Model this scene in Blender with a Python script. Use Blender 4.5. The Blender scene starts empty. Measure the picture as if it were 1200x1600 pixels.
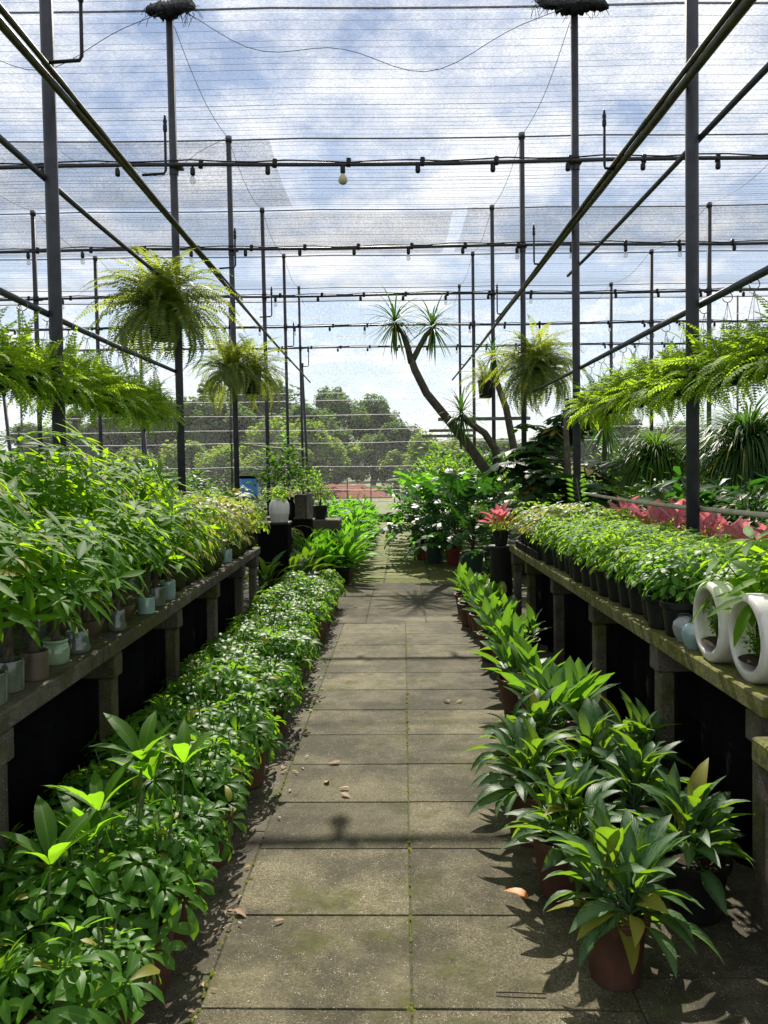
import bpy, bmesh, math, random
from math import sin, cos, pi, radians, sqrt, atan2
from mathutils import Vector, Matrix, Euler

R = random.Random(7)
scene = bpy.context.scene
col = scene.collection

# ------------------------------------------------------------------ camera
cam_data = bpy.data.cameras.new('camera')
cam = bpy.data.objects.new('camera', cam_data)
col.objects.link(cam)
cam_data.sensor_fit = 'VERTICAL'
cam_data.sensor_height = 36.0
cam_data.lens = 1225 / 1600 * 36.0
cam_data.shift_y = -0.025
cam_data.clip_start = 0.05
cam_data.clip_end = 2000
cam.matrix_world = (Matrix.Translation((0, 0, 1.5)) @ Matrix.Rotation(radians(90) - 0.024, 4, 'X')
                    @ Matrix.Rotation(-0.012, 4, 'Z'))
scene.camera = cam

# ------------------------------------------------------------------ sun and sky
SUN_DIR = Vector((-0.175, 4.81, 4.55)).normalized()
sun_el = math.asin(SUN_DIR.z)
sun_az = atan2(SUN_DIR.x, SUN_DIR.y)
sd = bpy.data.lights.new('sun', 'SUN')
sd.energy = 5.0
sd.angle = radians(0.53)
sd.color = (1.0, 0.935, 0.82)
sun = bpy.data.objects.new('sun', sd)
col.objects.link(sun)
sun.rotation_euler = SUN_DIR.to_track_quat('Z', 'Y').to_euler()

scene.view_settings.view_transform = 'Standard'
scene.view_settings.look = 'None'
scene.view_settings.gamma = 1.0
scene.view_settings.use_curve_mapping = False
scene.view_settings.exposure = 1.28

cy = scene.cycles
cy.max_bounces = 8
cy.diffuse_bounces = 2
cy.glossy_bounces = 3
cy.transmission_bounces = 6
cy.transparent_max_bounces = 16
cy.caustics_reflective = False
cy.caustics_refractive = False
cy.sample_clamp_indirect = 6
cy.use_denoising = True


class NT:
    """small node-tree helper"""
    def __init__(self, tree):
        self.t = tree

    def n(self, kind, **kw):
        nd = self.t.nodes.new('ShaderNode' + kind)
        for k, v in kw.items():
            if k.startswith('_'):
                setattr(nd, k[1:], v)
            else:
                s = nd.inputs[int(k[1:])] if k[0] == 'i' and k[1:].isdigit() else nd.inputs[k.replace('__', ' ')]
                self.put(s, v)
        return nd

    def put(self, s, v):
        if hasattr(v, 'bl_idname') and hasattr(v, 'outputs'):
            self.t.links.new(v.outputs[0], s)
        elif isinstance(v, bpy.types.NodeSocket):
            self.t.links.new(v, s)
        else:
            if isinstance(v, tuple) and len(v) == 3 and s.type == 'RGBA':
                v = (*v, 1)
            s.default_value = v

    def math(self, op, a, b=0.0, clamp=False):
        nd = self.n('Math', _operation=op, _use_clamp=clamp)
        self.put(nd.inputs[0], a)
        self.put(nd.inputs[1], b)
        return nd

    def mix(self, f, a, b, mode='MIX'):
        nd = self.n('Mix', _data_type='RGBA', _blend_type=mode)
        self.put(nd.inputs[0], f)
        self.put(nd.inputs[6], a)
        self.put(nd.inputs[7], b)
        return nd.outputs[2]

    def ramp(self, f, stops, interp='LINEAR'):
        nd = self.n('ValToRGB')
        cr = nd.color_ramp
        cr.interpolation = interp
        while len(cr.elements) < len(stops):
            cr.elements.new(0.5)
        for e, (p, c) in zip(cr.elements, stops):
            e.position = p
            e.color = (c, c, c, 1) if not isinstance(c, tuple) else (*c, 1)
        self.put(nd.inputs[0], f)
        return nd.outputs[0]

    def noise(self, vec, scale, detail=4, rough=0.55, **kw):
        nd = self.n('TexNoise', **kw)
        nd.inputs['Scale'].default_value = scale
        nd.inputs['Detail'].default_value = detail
        nd.inputs['Roughness'].default_value = rough
        if vec is not None:
            self.put(nd.inputs['Vector'], vec)
        return nd.outputs[0]


world = bpy.data.worlds.new('World')
scene.world = world
world.use_nodes = True
w = NT(world.node_tree)
for nd in list(world.node_tree.nodes):
    world.node_tree.nodes.remove(nd)
sky = w.n('TexSky', _sky_type='NISHITA', _sun_disc=False, _sun_elevation=sun_el, _sun_rotation=sun_az)
sky.air_density = 1.0
sky.dust_density = 0.15
sky.ozone_density = 2.0
tc = w.n('TexCoord')
sep = w.n('SeparateXYZ', i0=tc.outputs['Generated'])
zz = w.math('ADD', w.math('MAXIMUM', sep.outputs[2], 0.0), 0.22)
cx = w.math('DIVIDE', sep.outputs[0], zz)
cyv = w.math('DIVIDE', sep.outputs[1], zz)
cvec = w.n('CombineXYZ', i0=cx, i1=cyv)
cl = w.noise(cvec, 3.4, 9, 0.66)
cl2 = w.noise(cvec, 0.9, 3, 0.5)
cmask = w.ramp(w.math('ADD', w.math('MULTIPLY', cl, 0.65), w.math('MULTIPLY', cl2, 0.4)),
               [(0.44, 0.04), (0.60, 1.0)])
lowc = w.ramp(sep.outputs[2], [(0.0, 0.6), (0.5, 0.0)])
cfac = w.math('MAXIMUM', cmask, lowc)
skycol = w.mix(cfac, sky.outputs[0], (10.6, 10.8, 11.2))
bg = w.n('Background', Color=skycol, Strength=0.051)
wo = w.n('OutputWorld')
w.t.links.new(bg.outputs[0], wo.inputs[0])

# ------------------------------------------------------------------ materials
MATS = {}


def newmat(name):
    m = bpy.data.materials.new(name)
    m.use_nodes = True
    t = NT(m.node_tree)
    for nd in list(t.t.nodes):
        t.t.nodes.remove(nd)
    out = t.n('OutputMaterial')
    MATS[name] = m
    return m, t, out


def surf(t, out, sh, disp=None):
    t.t.links.new(sh.outputs[0], out.inputs[0])


def bump(t, h, strength=0.4, dist=0.01):
    b = t.n('Bump')
    b.inputs['Strength'].default_value = strength
    b.inputs['Distance'].default_value = dist
    t.put(b.inputs['Height'], h)
    return b


def simple(name, c1, c2, rough=0.5, scale=20, spec=0.4, metal=0.0, bumpv=0.15, coat=0.0, jit=0.0):
    m, t, out = newmat(name)
    g = t.n('TexCoord').outputs['Object']
    f = t.noise(g, scale, 5, 0.6)
    f = t.ramp(f, [(0.35, 0.0), (0.68, 1.0)])
    c = t.mix(f, c1, c2)
    if jit:
        rnd = t.n('ObjectInfo').outputs['Random']
        c = t.mix(1.0, c, t.mix(rnd, (1 - jit,) * 3, (1 + jit,) * 3), 'MULTIPLY')
    p = t.n('BsdfPrincipled', Base__Color=c, Roughness=rough, Metallic=metal)
    p.inputs['Specular IOR Level'].default_value = spec
    p.inputs['Coat Weight'].default_value = coat
    if bumpv:
        t.put(p.inputs['Normal'], bump(t, t.noise(g, scale * 4, 4), bumpv, 0.004))
    surf(t, out, p)
    return m


def leafmat(name, dark, light, trans, rough=0.38, tw=0.42, spec=0.45, rib=0.5, silver=None, yellow=None):
    """two-sided leaf: reflective face plus light coming through; hue differs leaf by leaf"""
    if not any(k in name for k in ('pink', 'dry', 'orange', 'far tree', 'money', 'young', 'fern')):
        dark, light, trans = [(c[0] * 1.15, c[1], c[2] * .9) for c in (dark, light, trans)]
    m, t, out = newmat(name)
    at = t.n('Attribute', _attribute_name='var')
    rnd = t.n('ObjectInfo').outputs['Random']
    r = t.math('FRACT', t.math('ADD', at.outputs['Fac'], rnd))
    base = t.mix(r, dark, light)
    tr = t.mix(r, tuple(x * 0.8 for x in trans), trans)
    uv = t.n('UVMap').outputs[0]
    sx = t.n('SeparateXYZ', i0=uv)
    au = t.math('ABSOLUTE', t.math('SUBTRACT', sx.outputs[0], 0.5))
    ribm = t.ramp(au, [(0.0, 1.0), (0.07, 0.0)])
    if silver:
        # herring-bone silver blotches between dark side veins
        ph = t.math('ADD', t.math('MULTIPLY', sx.outputs[1], 46.0), t.math('MULTIPLY', au, -40.0))
        sn = t.math('MULTIPLY', t.math('SINE', ph), 0.10)
        nz = t.noise(t.n('CombineXYZ', i0=t.math('MULTIPLY', sx.outputs[0], 4.0), i1=t.math('MULTIPLY', sx.outputs[1], 7.0),
                                 i2=t.math('MULTIPLY', rnd, 60.0)), 2.2, 3)
        f = t.math('ADD', t.math('ADD', sn, nz), t.math('MULTIPLY', au, -0.85))
        f = t.ramp(f, [(0.14, 0.0), (0.36, 1.0)])
        base = t.mix(f, base, silver)
        tr = t.mix(t.math('MULTIPLY', f, 0.4), tr, tuple(min(1, x * 1.2) for x in trans))
    if yellow:
        nz = t.noise(t.n('CombineXYZ', i0=sx.outputs[0], i1=t.math('MULTIPLY', sx.outputs[1], 2.0), i2=t.math('MULTIPLY', r, 40.0)), 2.0, 2)
        f = t.ramp(nz, [(0.42, 0.0), (0.56, 1.0)])
        base = t.mix(f, base, yellow)
        tr = t.mix(f, tr, tuple(min(1, x * 1.6) for x in yellow))
    old = t.math('GREATER_THAN', t.math('FRACT', t.math('MULTIPLY', r, 17.31)), 0.965)
    base = t.mix(t.math('MULTIPLY', old, 0.75), base, (0.30, 0.24, 0.03))
    base = t.mix(t.math('MULTIPLY', ribm, rib), base, tuple(min(0.5, x * 2.2 + 0.02) for x in light))
    p = t.n('BsdfPrincipled', Base__Color=base, Roughness=rough)
    p.inputs['Specular IOR Level'].default_value = spec
    veins = t.math('SINE', t.math('ADD', t.math('MULTIPLY', sx.outputs[1], 70.0), t.math('MULTIPLY', au, -50.0)))
    t.put(p.inputs['Normal'], bump(t, veins, 0.12, 0.002))
    tl = t.n('BsdfTranslucent', Color=tr)
    mx = t.n('MixShader', i0=tw)
    t.t.links.new(p.outputs[0], mx.inputs[1])
    t.t.links.new(tl.outputs[0], mx.inputs[2])
    surf(t, out, mx)
    return m


L_SCHEF = leafmat('schefflera leaf', (0.024, 0.09, 0.012), (0.06, 0.17, 0.018), (0.24, 0.56, 0.02), 0.42, 0.45, 0.22)
L_DWARF = leafmat('young schefflera leaf', (0.04, 0.12, 0.015), (0.085, 0.19, 0.02), (0.44, 0.72, 0.03), 0.5, 0.52, 0.1)
L_MONEY = leafmat('money tree leaf', (0.026, 0.095, 0.005), (0.06, 0.16, 0.006), (0.40, 0.68, 0.010), 0.5, 0.55, 0.08)
L_SEED = leafmat('seedling leaf', (0.04, 0.12, 0.012), (0.07, 0.17, 0.02), (0.26, 0.62, 0.02), 0.45, 0.55, 0.15)
L_YELL = leafmat('variegated leaf', (0.05, 0.12, 0.02), (0.09, 0.15, 0.03), (0.36, 0.46, 0.06), 0.45, 0.45, 0.2, yellow=(0.27, 0.27, 0.05))
L_AGLA = leafmat('aglaonema leaf', (0.010, 0.048, 0.010), (0.022, 0.08, 0.016), (0.20, 0.42, 0.015), 0.42, 0.42, 0.18, silver=(0.095, 0.16, 0.08))
L_BROAD = leafmat('broad silver leaf', (0.018, 0.08, 0.014), (0.04, 0.12, 0.02), (0.18, 0.44, 0.02), 0.42, 0.42, 0.2, silver=(0.11, 0.19, 0.085))
L_PEACE = leafmat('bright broad leaf', (0.022, 0.10, 0.014), (0.05, 0.16, 0.02), (0.20, 0.58, 0.025), 0.42, 0.5, 0.12)
L_FERN = leafmat('bright fern', (0.065, 0.15, 0.012), (0.13, 0.24, 0.025), (0.52, 0.76, 0.035), 0.6, 0.52, 0.1, rib=0.2)
L_BOST = leafmat('dusty fern', (0.045, 0.085, 0.02), (0.12, 0.16, 0.05), (0.46, 0.56, 0.04), 0.5, 0.5, 0.2, rib=0.2)
L_PHIL = leafmat('dark lobed leaf', (0.012, 0.045, 0.012), (0.028, 0.085, 0.018), (0.07, 0.28, 0.02), 0.40, 0.32, 0.2)
L_DARK = leafmat('dark foliage', (0.012, 0.038, 0.012), (0.025, 0.065, 0.018), (0.06, 0.19, 0.02), 0.45, 0.30, 0.12)
L_MID = leafmat('mid green foliage', (0.022, 0.075, 0.012), (0.05, 0.13, 0.02), (0.16, 0.42, 0.025), 0.48, 0.44, 0.12)
L_LIME = leafmat('light green foliage', (0.04, 0.12, 0.014), (0.075, 0.18, 0.022), (0.30, 0.60, 0.03), 0.5, 0.5, 0.1)
L_PINK = leafmat('pink leaf', (0.22, 0.03, 0.045), (0.52, 0.15, 0.17), (0.70, 0.18, 0.20), 0.5, 0.42, 0.12, silver=(0.52, 0.22, 0.235))
L_STRAP = leafmat('strap leaf', (0.018, 0.055, 0.012), (0.035, 0.095, 0.018), (0.10, 0.30, 0.02), 0.42, 0.32, 0.3)
L_STRAPG = leafmat('light strap leaf', (0.03, 0.09, 0.012), (0.05, 0.13, 0.02), (0.18, 0.40, 0.03), 0.45, 0.4, 0.15)
L_TREE = leafmat('far tree leaf', (0.035, 0.08, 0.018), (0.07, 0.14, 0.03), (0.18, 0.32, 0.04), 0.7, 0.35, 0.05, rib=0.0)
L_TREE2 = leafmat('far bush leaf', (0.05, 0.13, 0.016), (0.10, 0.20, 0.026), (0.34, 0.56, 0.04), 0.7, 0.38, 0.05, rib=0.0)
L_DRY = leafmat('dry leaf', (0.28, 0.17, 0.09), (0.42, 0.30, 0.2), (0.3, 0.18, 0.08), 0.7, 0.2, 0.2)

STEM = simple('green stem', (0.06, 0.10, 0.03), (0.10, 0.13, 0.05), 0.6, 30)
BARK = simple('bark', (0.05, 0.04, 0.028), (0.11, 0.09, 0.065), 0.85, 18, 0.2, bumpv=0.6)
TRUNK = simple('pale trunk', (0.055, 0.047, 0.034), (0.11, 0.095, 0.07), 0.85, 14, 0.2, bumpv=0.6)
SOIL = simple('potting soil', (0.02, 0.014, 0.009), (0.05, 0.035, 0.022), 0.95, 60, 0.1, bumpv=0.8)
STEEL = simple('grey painted steel', (0.024, 0.026, 0.032), (0.045, 0.048, 0.058), 0.55, 9, 0.4, 0.0, 0.1)
PIPE = simple('dark pipe', (0.022, 0.024, 0.028), (0.045, 0.046, 0.05), 0.5, 12, 0.4, 0.0, 0.1)
BAMBOO = simple('weathered bamboo', (0.03, 0.03, 0.014), (0.085, 0.08, 0.03), 0.55, 9, 0.35, 0.0, 0.2)
RAILM = simple('pale rail', (0.30, 0.28, 0.18), (0.46, 0.44, 0.31), 0.6, 9, 0.35, 0.0, 0.2)
BLACKP = simple('black plastic', (0.006, 0.006, 0.0065), (0.013, 0.013, 0.0135), 0.45, 12, 0.3, 0, 0.05)
GREENP = simple('dark green plastic', (0.018, 0.045, 0.036), (0.03, 0.065, 0.05), 0.45, 8, 0.4, 0, 0.05)
TERRA = simple('brown plastic pot', (0.055, 0.024, 0.015), (0.10, 0.042, 0.026), 0.62, 9, 0.3, 0, 0.12, jit=0.2)
CELADON = simple('pale green glaze', (0.18, 0.26, 0.15), (0.24, 0.33, 0.20), 0.12, 6, 0.5, 0, 0.02, 0.5)
PALEBLUE = simple('pale blue glaze', (0.20, 0.30, 0.29), (0.27, 0.38, 0.37), 0.14, 6, 0.5, 0, 0.02, 0.5)
GREYGL = simple('grey green glaze', (0.05, 0.065, 0.048), (0.13, 0.15, 0.115), 0.16, 9, 0.5, 0, 0.06, 0.5)
BROWNGL = simple('brown clay', (0.06, 0.042, 0.028), (0.12, 0.085, 0.055), 0.4, 12, 0.4, 0, 0.15)
m, t, out = newmat('stained white ceramic')
WHITECER = m
g_ = t.n('TexCoord').outputs['Object']
st_ = t.n('VectorMath', _operation='MULTIPLY', i0=g_, i1=(9.0, 9.0, 2.5))
dirt = t.ramp(t.noise(st_, 2.2, 7, 0.7), [(0.50, 0.0), (0.72, 0.75)])
spk = t.ramp(t.noise(g_, 70.0, 3, 0.6), [(0.62, 0.0), (0.70, 0.6)])
lowd = t.ramp(t.n('SeparateXYZ', i0=g_).outputs[2], [(0.0, 0.55), (0.10, 0.0)])
cc_ = t.mix(dirt, (0.62, 0.60, 0.54), (0.36, 0.32, 0.25))
cc_ = t.mix(t.math('MULTIPLY', spk, lowd), cc_, (0.10, 0.07, 0.045))
cc_ = t.mix(t.math('MULTIPLY', lowd, 0.5), cc_, (0.28, 0.24, 0.17))
p_ = t.n('BsdfPrincipled', Base__Color=cc_, Roughness=0.38)
surf(t, out, p_)
BLUEPL = simple('blue plastic', (0.03, 0.17, 0.42), (0.05, 0.22, 0.48), 0.4, 5, 0.4, 0, 0.05)
IRON = simple('dark iron', (0.02, 0.018, 0.016), (0.04, 0.035, 0.03), 0.5, 20, 0.5, 0.4)
WIRE = simple('galvanised wire', (0.10, 0.10, 0.10), (0.2, 0.2, 0.2), 0.4, 20, 0.5, 0.5, 0)
BULBM = simple('frosted bulb', (0.45, 0.42, 0.24), (0.55, 0.5, 0.3), 0.2, 5, 0.5, 0, 0)
CORDM = simple('net cord', (0.09, 0.09, 0.10), (0.16, 0.16, 0.17), 0.7, 40, 0.2, 0, 0)
WCORD, t, out = newmat('white net cord')
wd_ = t.n('BsdfDiffuse', Color=(.7, .7, .7))
wt_ = t.n('BsdfTranslucent', Color=(.85, .85, .85))
wm_ = t.n('MixShader', i0=.75)
t.t.links.new(wd_.outputs[0], wm_.inputs[1])
t.t.links.new(wt_.outputs[0], wm_.inputs[2])
surf(t, out, wm_)
WOOD = simple('grey weathered wood', (0.10, 0.09, 0.075), (0.22, 0.20, 0.17), 0.8, 8, 0.2, 0, 0.4)
SHEET = simple('dead black', (0.003, 0.003, 0.003), (0.006, 0.006, 0.006), 0.9, 30, 0.03, 0, 0.2)  # near-black; also on the sheets standing in for shade under the benches
REDSOIL = simple('red soil', (0.12, 0.032, 0.018), (0.21, 0.07, 0.04), 0.95, 2.5, 0.1, 0, 0.3)
MOSSBALL = simple('moss', (0.02, 0.03, 0.008), (0.05, 0.06, 0.015), 0.95, 40, 0.1, 0, 0.9)


def concrete(name, c1, c2, c3, moss, moss_amt, jit=0.18, spot=True):
    m, t, out = newmat(name)
    tcn = t.n('TexCoord')
    geo = t.n('NewGeometry')
    oi = t.n('ObjectInfo')
    pos = geo.outputs['Position']
    rnd = oi.outputs['Random']
    off = t.n('VectorMath', _operation='ADD', i0=pos, i1=t.n('CombineXYZ', i0=t.math('MULTIPLY', rnd, 37.0), i1=t.math('MULTIPLY', rnd, 91.0)))
    st = t.n('VectorMath', _operation='MULTIPLY', i0=off, i1=(2.2, 6.0, 6.0))
    big = t.ramp(t.math('ADD', t.math('MULTIPLY', t.noise(off, 4.0, 9, 0.68), .6), t.math('MULTIPLY', t.noise(st, 3.0, 8, 0.7), .4)), [(0.36, 0.0), (0.64, 1.0)])
    c = t.mix(big, c1, c2)
    fine = t.ramp(t.noise(pos, 130.0, 3, 0.75), [(0.44, 0.0), (0.58, 1.0)])
    c = t.mix(t.math('MULTIPLY', fine, 0.75), c, c3)
    pit = t.ramp(t.noise(pos, 75.0, 6, 0.8), [(0.38, 1.0), (0.47, 0.0)])
    c = t.mix(t.math('MULTIPLY', pit, 0.75), c, tuple(x * 0.4 for x in c1))
    pale = t.ramp(t.noise(off, 1.9, 7, 0.7), [(0.52, 0.0), (0.68, 1.0)])
    c = t.mix(t.math('MULTIPLY', pale, 0.4), c, c3)
    stain = t.ramp(t.noise(pos, 1.6, 8, 0.72), [(0.44, 0.0), (0.58, 1.0)])
    c = t.mix(t.math('MULTIPLY', stain, 0.72), c, tuple(x * 0.38 for x in c1))
    if spot:
        vo = t.n('TexVoronoi', Scale=140.0, Vector=pos)
        sp = t.ramp(vo.outputs['Distance'], [(0.10, 1.0), (0.24, 0.0)])
        sp = t.math('MULTIPLY', sp, t.ramp(t.noise(pos, 25.0, 3), [(0.48, 0.0), (0.6, 0.9)]))
        c = t.mix(sp, c, (0.55, 0.52, 0.44))
    mm = t.noise(pos, 5.0, 8, 0.7)
    up = t.math('ADD', mm, t.math('MULTIPLY', t.noise(pos, 0.7, 2), 0.5))
    mmask = t.ramp(up, [(0.86 - moss_amt, 0.0), (1.0 - moss_amt, 1.0)])
    if moss_amt > .2:
        mmask = t.math('MULTIPLY', mmask, t.ramp(t.noise(pos, 42.0, 6, 0.75), [(0.42, 0.03), (0.56, 1.0)]))
    mc = t.mix(t.ramp(t.noise(pos, 22, 4), [(0.35, 0.0), (0.65, 1.0)]), tuple(x * 0.5 for x in moss), moss)
    c = t.mix(mmask, c, mc)
    c = t.mix(1.0, c, t.mix(rnd, (1 - jit,) * 3, (1 + jit,) * 3), 'MULTIPLY')
    p = t.n('BsdfPrincipled', Base__Color=c, Roughness=0.88)
    p.inputs['Specular IOR Level'].default_value = 0.25
    h = t.math('ADD', t.math('MULTIPLY', t.noise(pos, 110, 5, 0.7), 0.6), t.math('MULTIPLY', t.noise(pos, 14, 6), 1.0))
    h = t.math('ADD', h, t.math('MULTIPLY', mmask, 0.5))
    t.put(p.inputs['Normal'], bump(t, h, 0.5, 0.006))
    surf(t, out, p)
    return m


C_SLAB = concrete('path concrete', (0.050, 0.043, 0.022), (0.096, 0.083, 0.046), (0.172, 0.152, 0.092), (0.07, 0.07, 0.018), 0.085, 0.26)
C_FAR = concrete('mossy path concrete', (0.10, 0.095, 0.05), (0.15, 0.14, 0.075), (0.18, 0.17, 0.10), (0.17, 0.19, 0.018), 0.30)
C_SIDE = concrete('edge concrete', (0.05, 0.042, 0.027), (0.09, 0.077, 0.05), (0.14, 0.122, 0.082), (0.06, 0.075, 0.02), 0.10)
C_BENCH = concrete('bench concrete', (0.06, 0.052, 0.038), (0.11, 0.096, 0.07), (0.15, 0.135, 0.10), (0.075, 0.075, 0.018), 0.10)
C_LEG = concrete('bench leg concrete', (0.06, 0.05, 0.036), (0.11, 0.094, 0.068), (0.15, 0.13, 0.095), (0.075, 0.08, 0.018), 0.12)
C_MOSS = concrete('mossy bench concrete', (0.075, 0.066, 0.038), (0.12, 0.108, 0.062), (0.16, 0.145, 0.085), (0.17, 0.175, 0.014), 0.36)
C_JOINT = concrete('joint dirt', (0.035, 0.03, 0.02), (0.07, 0.06, 0.04), (0.09, 0.08, 0.05), (0.07, 0.09, 0.015), 0.2, 0.0, False)
C_SOIL = concrete('damp soil', (0.03, 0.026, 0.018), (0.06, 0.05, 0.035), (0.07, 0.06, 0.04), (0.05, 0.065, 0.012), 0.12, 0.0, False)


def netmat(name, opac, colr, sx, sy, cell, lo=0.36, hi=0.64):
    m, t, out = newmat(name)
    g = t.n('TexCoord').outputs['Object']
    sc = t.n('VectorMath', _operation='MULTIPLY', i0=g, i1=(sx, sy, sx))
    n1 = t.noise(sc, cell, 2, 0.7)
    n2 = t.noise(g, 1.1, 4)
    f = t.math('ADD', t.ramp(n1, [(lo, 0.0), (hi, 1.0)]), t.math('MULTIPLY', t.math('SUBTRACT', n2, 0.5), 0.5))
    f = t.math('MULTIPLY', f, 2 * opac, True)
    d = t.n('BsdfDiffuse', Color=colr)
    tl = t.n('BsdfTranslucent', Color=tuple(min(1, x * 1.25) for x in colr))
    mx = t.n('MixShader', i0=0.62)
    t.t.links.new(d.outputs[0], mx.inputs[1])
    t.t.links.new(tl.outputs[0], mx.inputs[2])
    tp = t.n('BsdfTransparent')
    m2 = t.n('MixShader', i0=f)
    t.t.links.new(tp.outputs[0], m2.inputs[1])
    t.t.links.new(mx.outputs[0], m2.inputs[2])
    surf(t, out, m2)
    return m


NETM = netmat('shade net', 0.25, (0.12, 0.123, 0.13), 1.0, 2.2, 34)
NETB = netmat('white insect net', 0.22, (0.11, 0.113, 0.117), 1.0, 1.0, 20, 0.26, 0.74)
NETM2 = netmat('double shade net', 0.36, (0.09, 0.092, 0.098), 1.0, 2.2, 34)
NETD = simple('bundled black net', (0.008, 0.008, 0.009), (0.025, 0.025, 0.028), 0.8, 40, 0.2, 0, 0.8)


# ------------------------------------------------------------------ mesh helpers
class MB:
    def __init__(self):
        self.v, self.f, self.uv, self.var = [], [], [], []

    def pt(self, p, uv=(0.5, 0.5), var=0.0):
        self.v.append((p[0], p[1], p[2]))
        self.uv.append(uv)
        self.var.append(var)
        return len(self.v) - 1

    def leaf(self, M, L, W, prof, droop=0.6, fold=0.25, n=4, var=0.0, curl=0.0):
        y = z = x = 0.0
        ang = 0.0
        rows = []
        for i in range(n + 1):
            t = i / n
            wd = W * 0.5 * prof(t)
            if i == n:
                rows.append((self.pt(M @ Vector((x, y, z)), (0.5, 1.0), var),))
            else:
                up = fold * wd
                rows.append((self.pt(M @ Vector((x - wd, y, z + up)), (0.0, t), var),
                             self.pt(M @ Vector((x, y, z)), (0.5, t), var),
                             self.pt(M @ Vector((x + wd, y, z + up)), (1.0, t), var)))
            y += cos(ang) * L / n
            z += sin(ang) * L / n
            x += curl * L / n * t
            ang -= droop / n
        for i in range(n):
            a, b = rows[i], rows[i + 1]
            if len(b) == 1:
                self.f += [(a[0], a[1], b[0]), (a[1], a[2], b[0])]
            else:
                self.f += [(a[0], a[1], b[1], b[0]), (a[1], a[2], b[2], b[1])]

    def tube(self, pts, rad, n=6, cap=True, var=0.0):
        pts = [Vector(p) for p in pts]
        if not isinstance(rad, (list, tuple)):
            rad = [rad] * len(pts)
        rings = []
        prev = None
        for i, p in enumerate(pts):
            d = (pts[min(i + 1, len(pts) - 1)] - pts[max(i - 1, 0)])
            d = d.normalized() if d.length > 1e-9 else Vector((0, 0, 1))
            if prev is None:
                a = d.orthogonal().normalized()
            else:
                a = prev - d * prev.dot(d)
                a = a.normalized() if a.length > 1e-6 else d.orthogonal().normalized()
            prev = a
            b = d.cross(a)
            rings.append([self.pt(p + (a * cos(2 * pi * k / n) + b * sin(2 * pi * k / n)) * rad[i], (k / n, i), var) for k in range(n)])
        for i in range(len(rings) - 1):
            for k in range(n):
                self.f.append((rings[i][k], rings[i][(k + 1) % n], rings[i + 1][(k + 1) % n], rings[i + 1][k]))
        if cap:
            self.f.append(tuple(reversed(rings[0])))
            self.f.append(tuple(rings[-1]))

    def lathe(self, prof, n=20, c=(0, 0, 0), squ=0.0):
        rings = []
        for r, z in prof:
            if r < 1e-5:
                rings.append([self.pt((c[0], c[1], c[2] + z))])
            else:
                rg = []
                for k in range(n):
                    a = 2 * pi * k / n
                    q = r
                    if squ:
                        q = r * (1 + squ * (1 / max(abs(cos(a)), abs(sin(a))) - 1))
                    rg.append(self.pt((c[0] + cos(a) * q, c[1] + sin(a) * q, c[2] + z)))
                rings.append(rg)
        for A, B in zip(rings, rings[1:]):
            for k in range(n):
                a = A[k % len(A)], A[(k + 1) % len(A)]
                b = B[k % len(B)], B[(k + 1) % len(B)]
                if len(A) == 1 and len(B) == 1:
                    continue
                if len(A) == 1:
                    self.f.append((a[0], b[1], b[0]))
                elif len(B) == 1:
                    self.f.append((a[0], a[1], b[0]))
                else:
                    self.f.append((a[0], a[1], b[1], b[0]))

    def box(self, x0, x1, y0, y1, z0, z1, ch=0.0):
        """box; ch chamfers every edge of the top face and the vertical edges"""
        if ch <= 0:
            i = [self.pt(p) for p in ((x0, y0, z0), (x1, y0, z0), (x1, y1, z0), (x0, y1, z0), (x0, y0, z1), (x1, y0, z1), (x1, y1, z1), (x0, y1, z1))]
            self.f += [(i[3], i[2], i[1], i[0]), (i[4], i[5], i[6], i[7])]
            for a, b in ((0, 1), (1, 2), (2, 3), (3, 0)):
                self.f.append((i[a], i[b], i[b + 4], i[a + 4]))
            return

        def ring(d, z):
            return [self.pt((x, y, z)) for x, y in ((x0 + d + ch, y0 + d), (x1 - d - ch, y0 + d), (x1 - d, y0 + d + ch), (x1 - d, y1 - d - ch),
                                                    (x1 - d - ch, y1 - d), (x0 + d + ch, y1 - d), (x0 + d, y1 - d - ch), (x0 + d, y0 + d + ch))]
        rs = [ring(ch, z0), ring(0, z0 + ch), ring(0, z1 - ch), ring(ch, z1)]
        self.f.append(tuple(reversed(rs[0])))
        self.f.append(tuple(rs[-1]))
        for A, B in zip(rs, rs[1:]):
            for k in range(8):
                self.f.append((A[k], A[(k + 1) % 8], B[(k + 1) % 8], B[k]))

    def mesh(self, name, m, smooth=True, sharp=None):
        me = bpy.data.meshes.new(name)
        me.from_pydata(self.v, [], self.f)
        uvl = me.uv_layers.new(name='UVMap')
        li = [0] * len(me.loops)
        me.loops.foreach_get('vertex_index', li)
        flat = []
        for i in li:
            flat += self.uv[i]
        uvl.data.foreach_set('uv', flat)
        at = me.attributes.new('var', 'FLOAT', 'POINT')
        at.data.foreach_set('value', self.var)
        if smooth:
            me.shade_smooth()
        else:
            me.shade_flat()
        if sharp:
            me.set_sharp_from_angle(angle=radians(sharp))
        me.materials.append(m)
        return me


def put(name, me, parent=None, M=None, loc=None, kind=None, rz=0.0):
    o = bpy.data.objects.new(name, me)
    col.objects.link(o)
    if parent is not None:
        o.parent = parent
    if M is not None:
        o.matrix_local = M
    elif loc is not None:
        o.location = loc
    if rz:
        o.rotation_euler.z = rz
    if kind:
        o['kind'] = kind
    return o


def tag(o, label, cat, group=None):
    o['label'] = label
    o['category'] = cat
    if group:
        o['group'] = group
    return o


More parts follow.
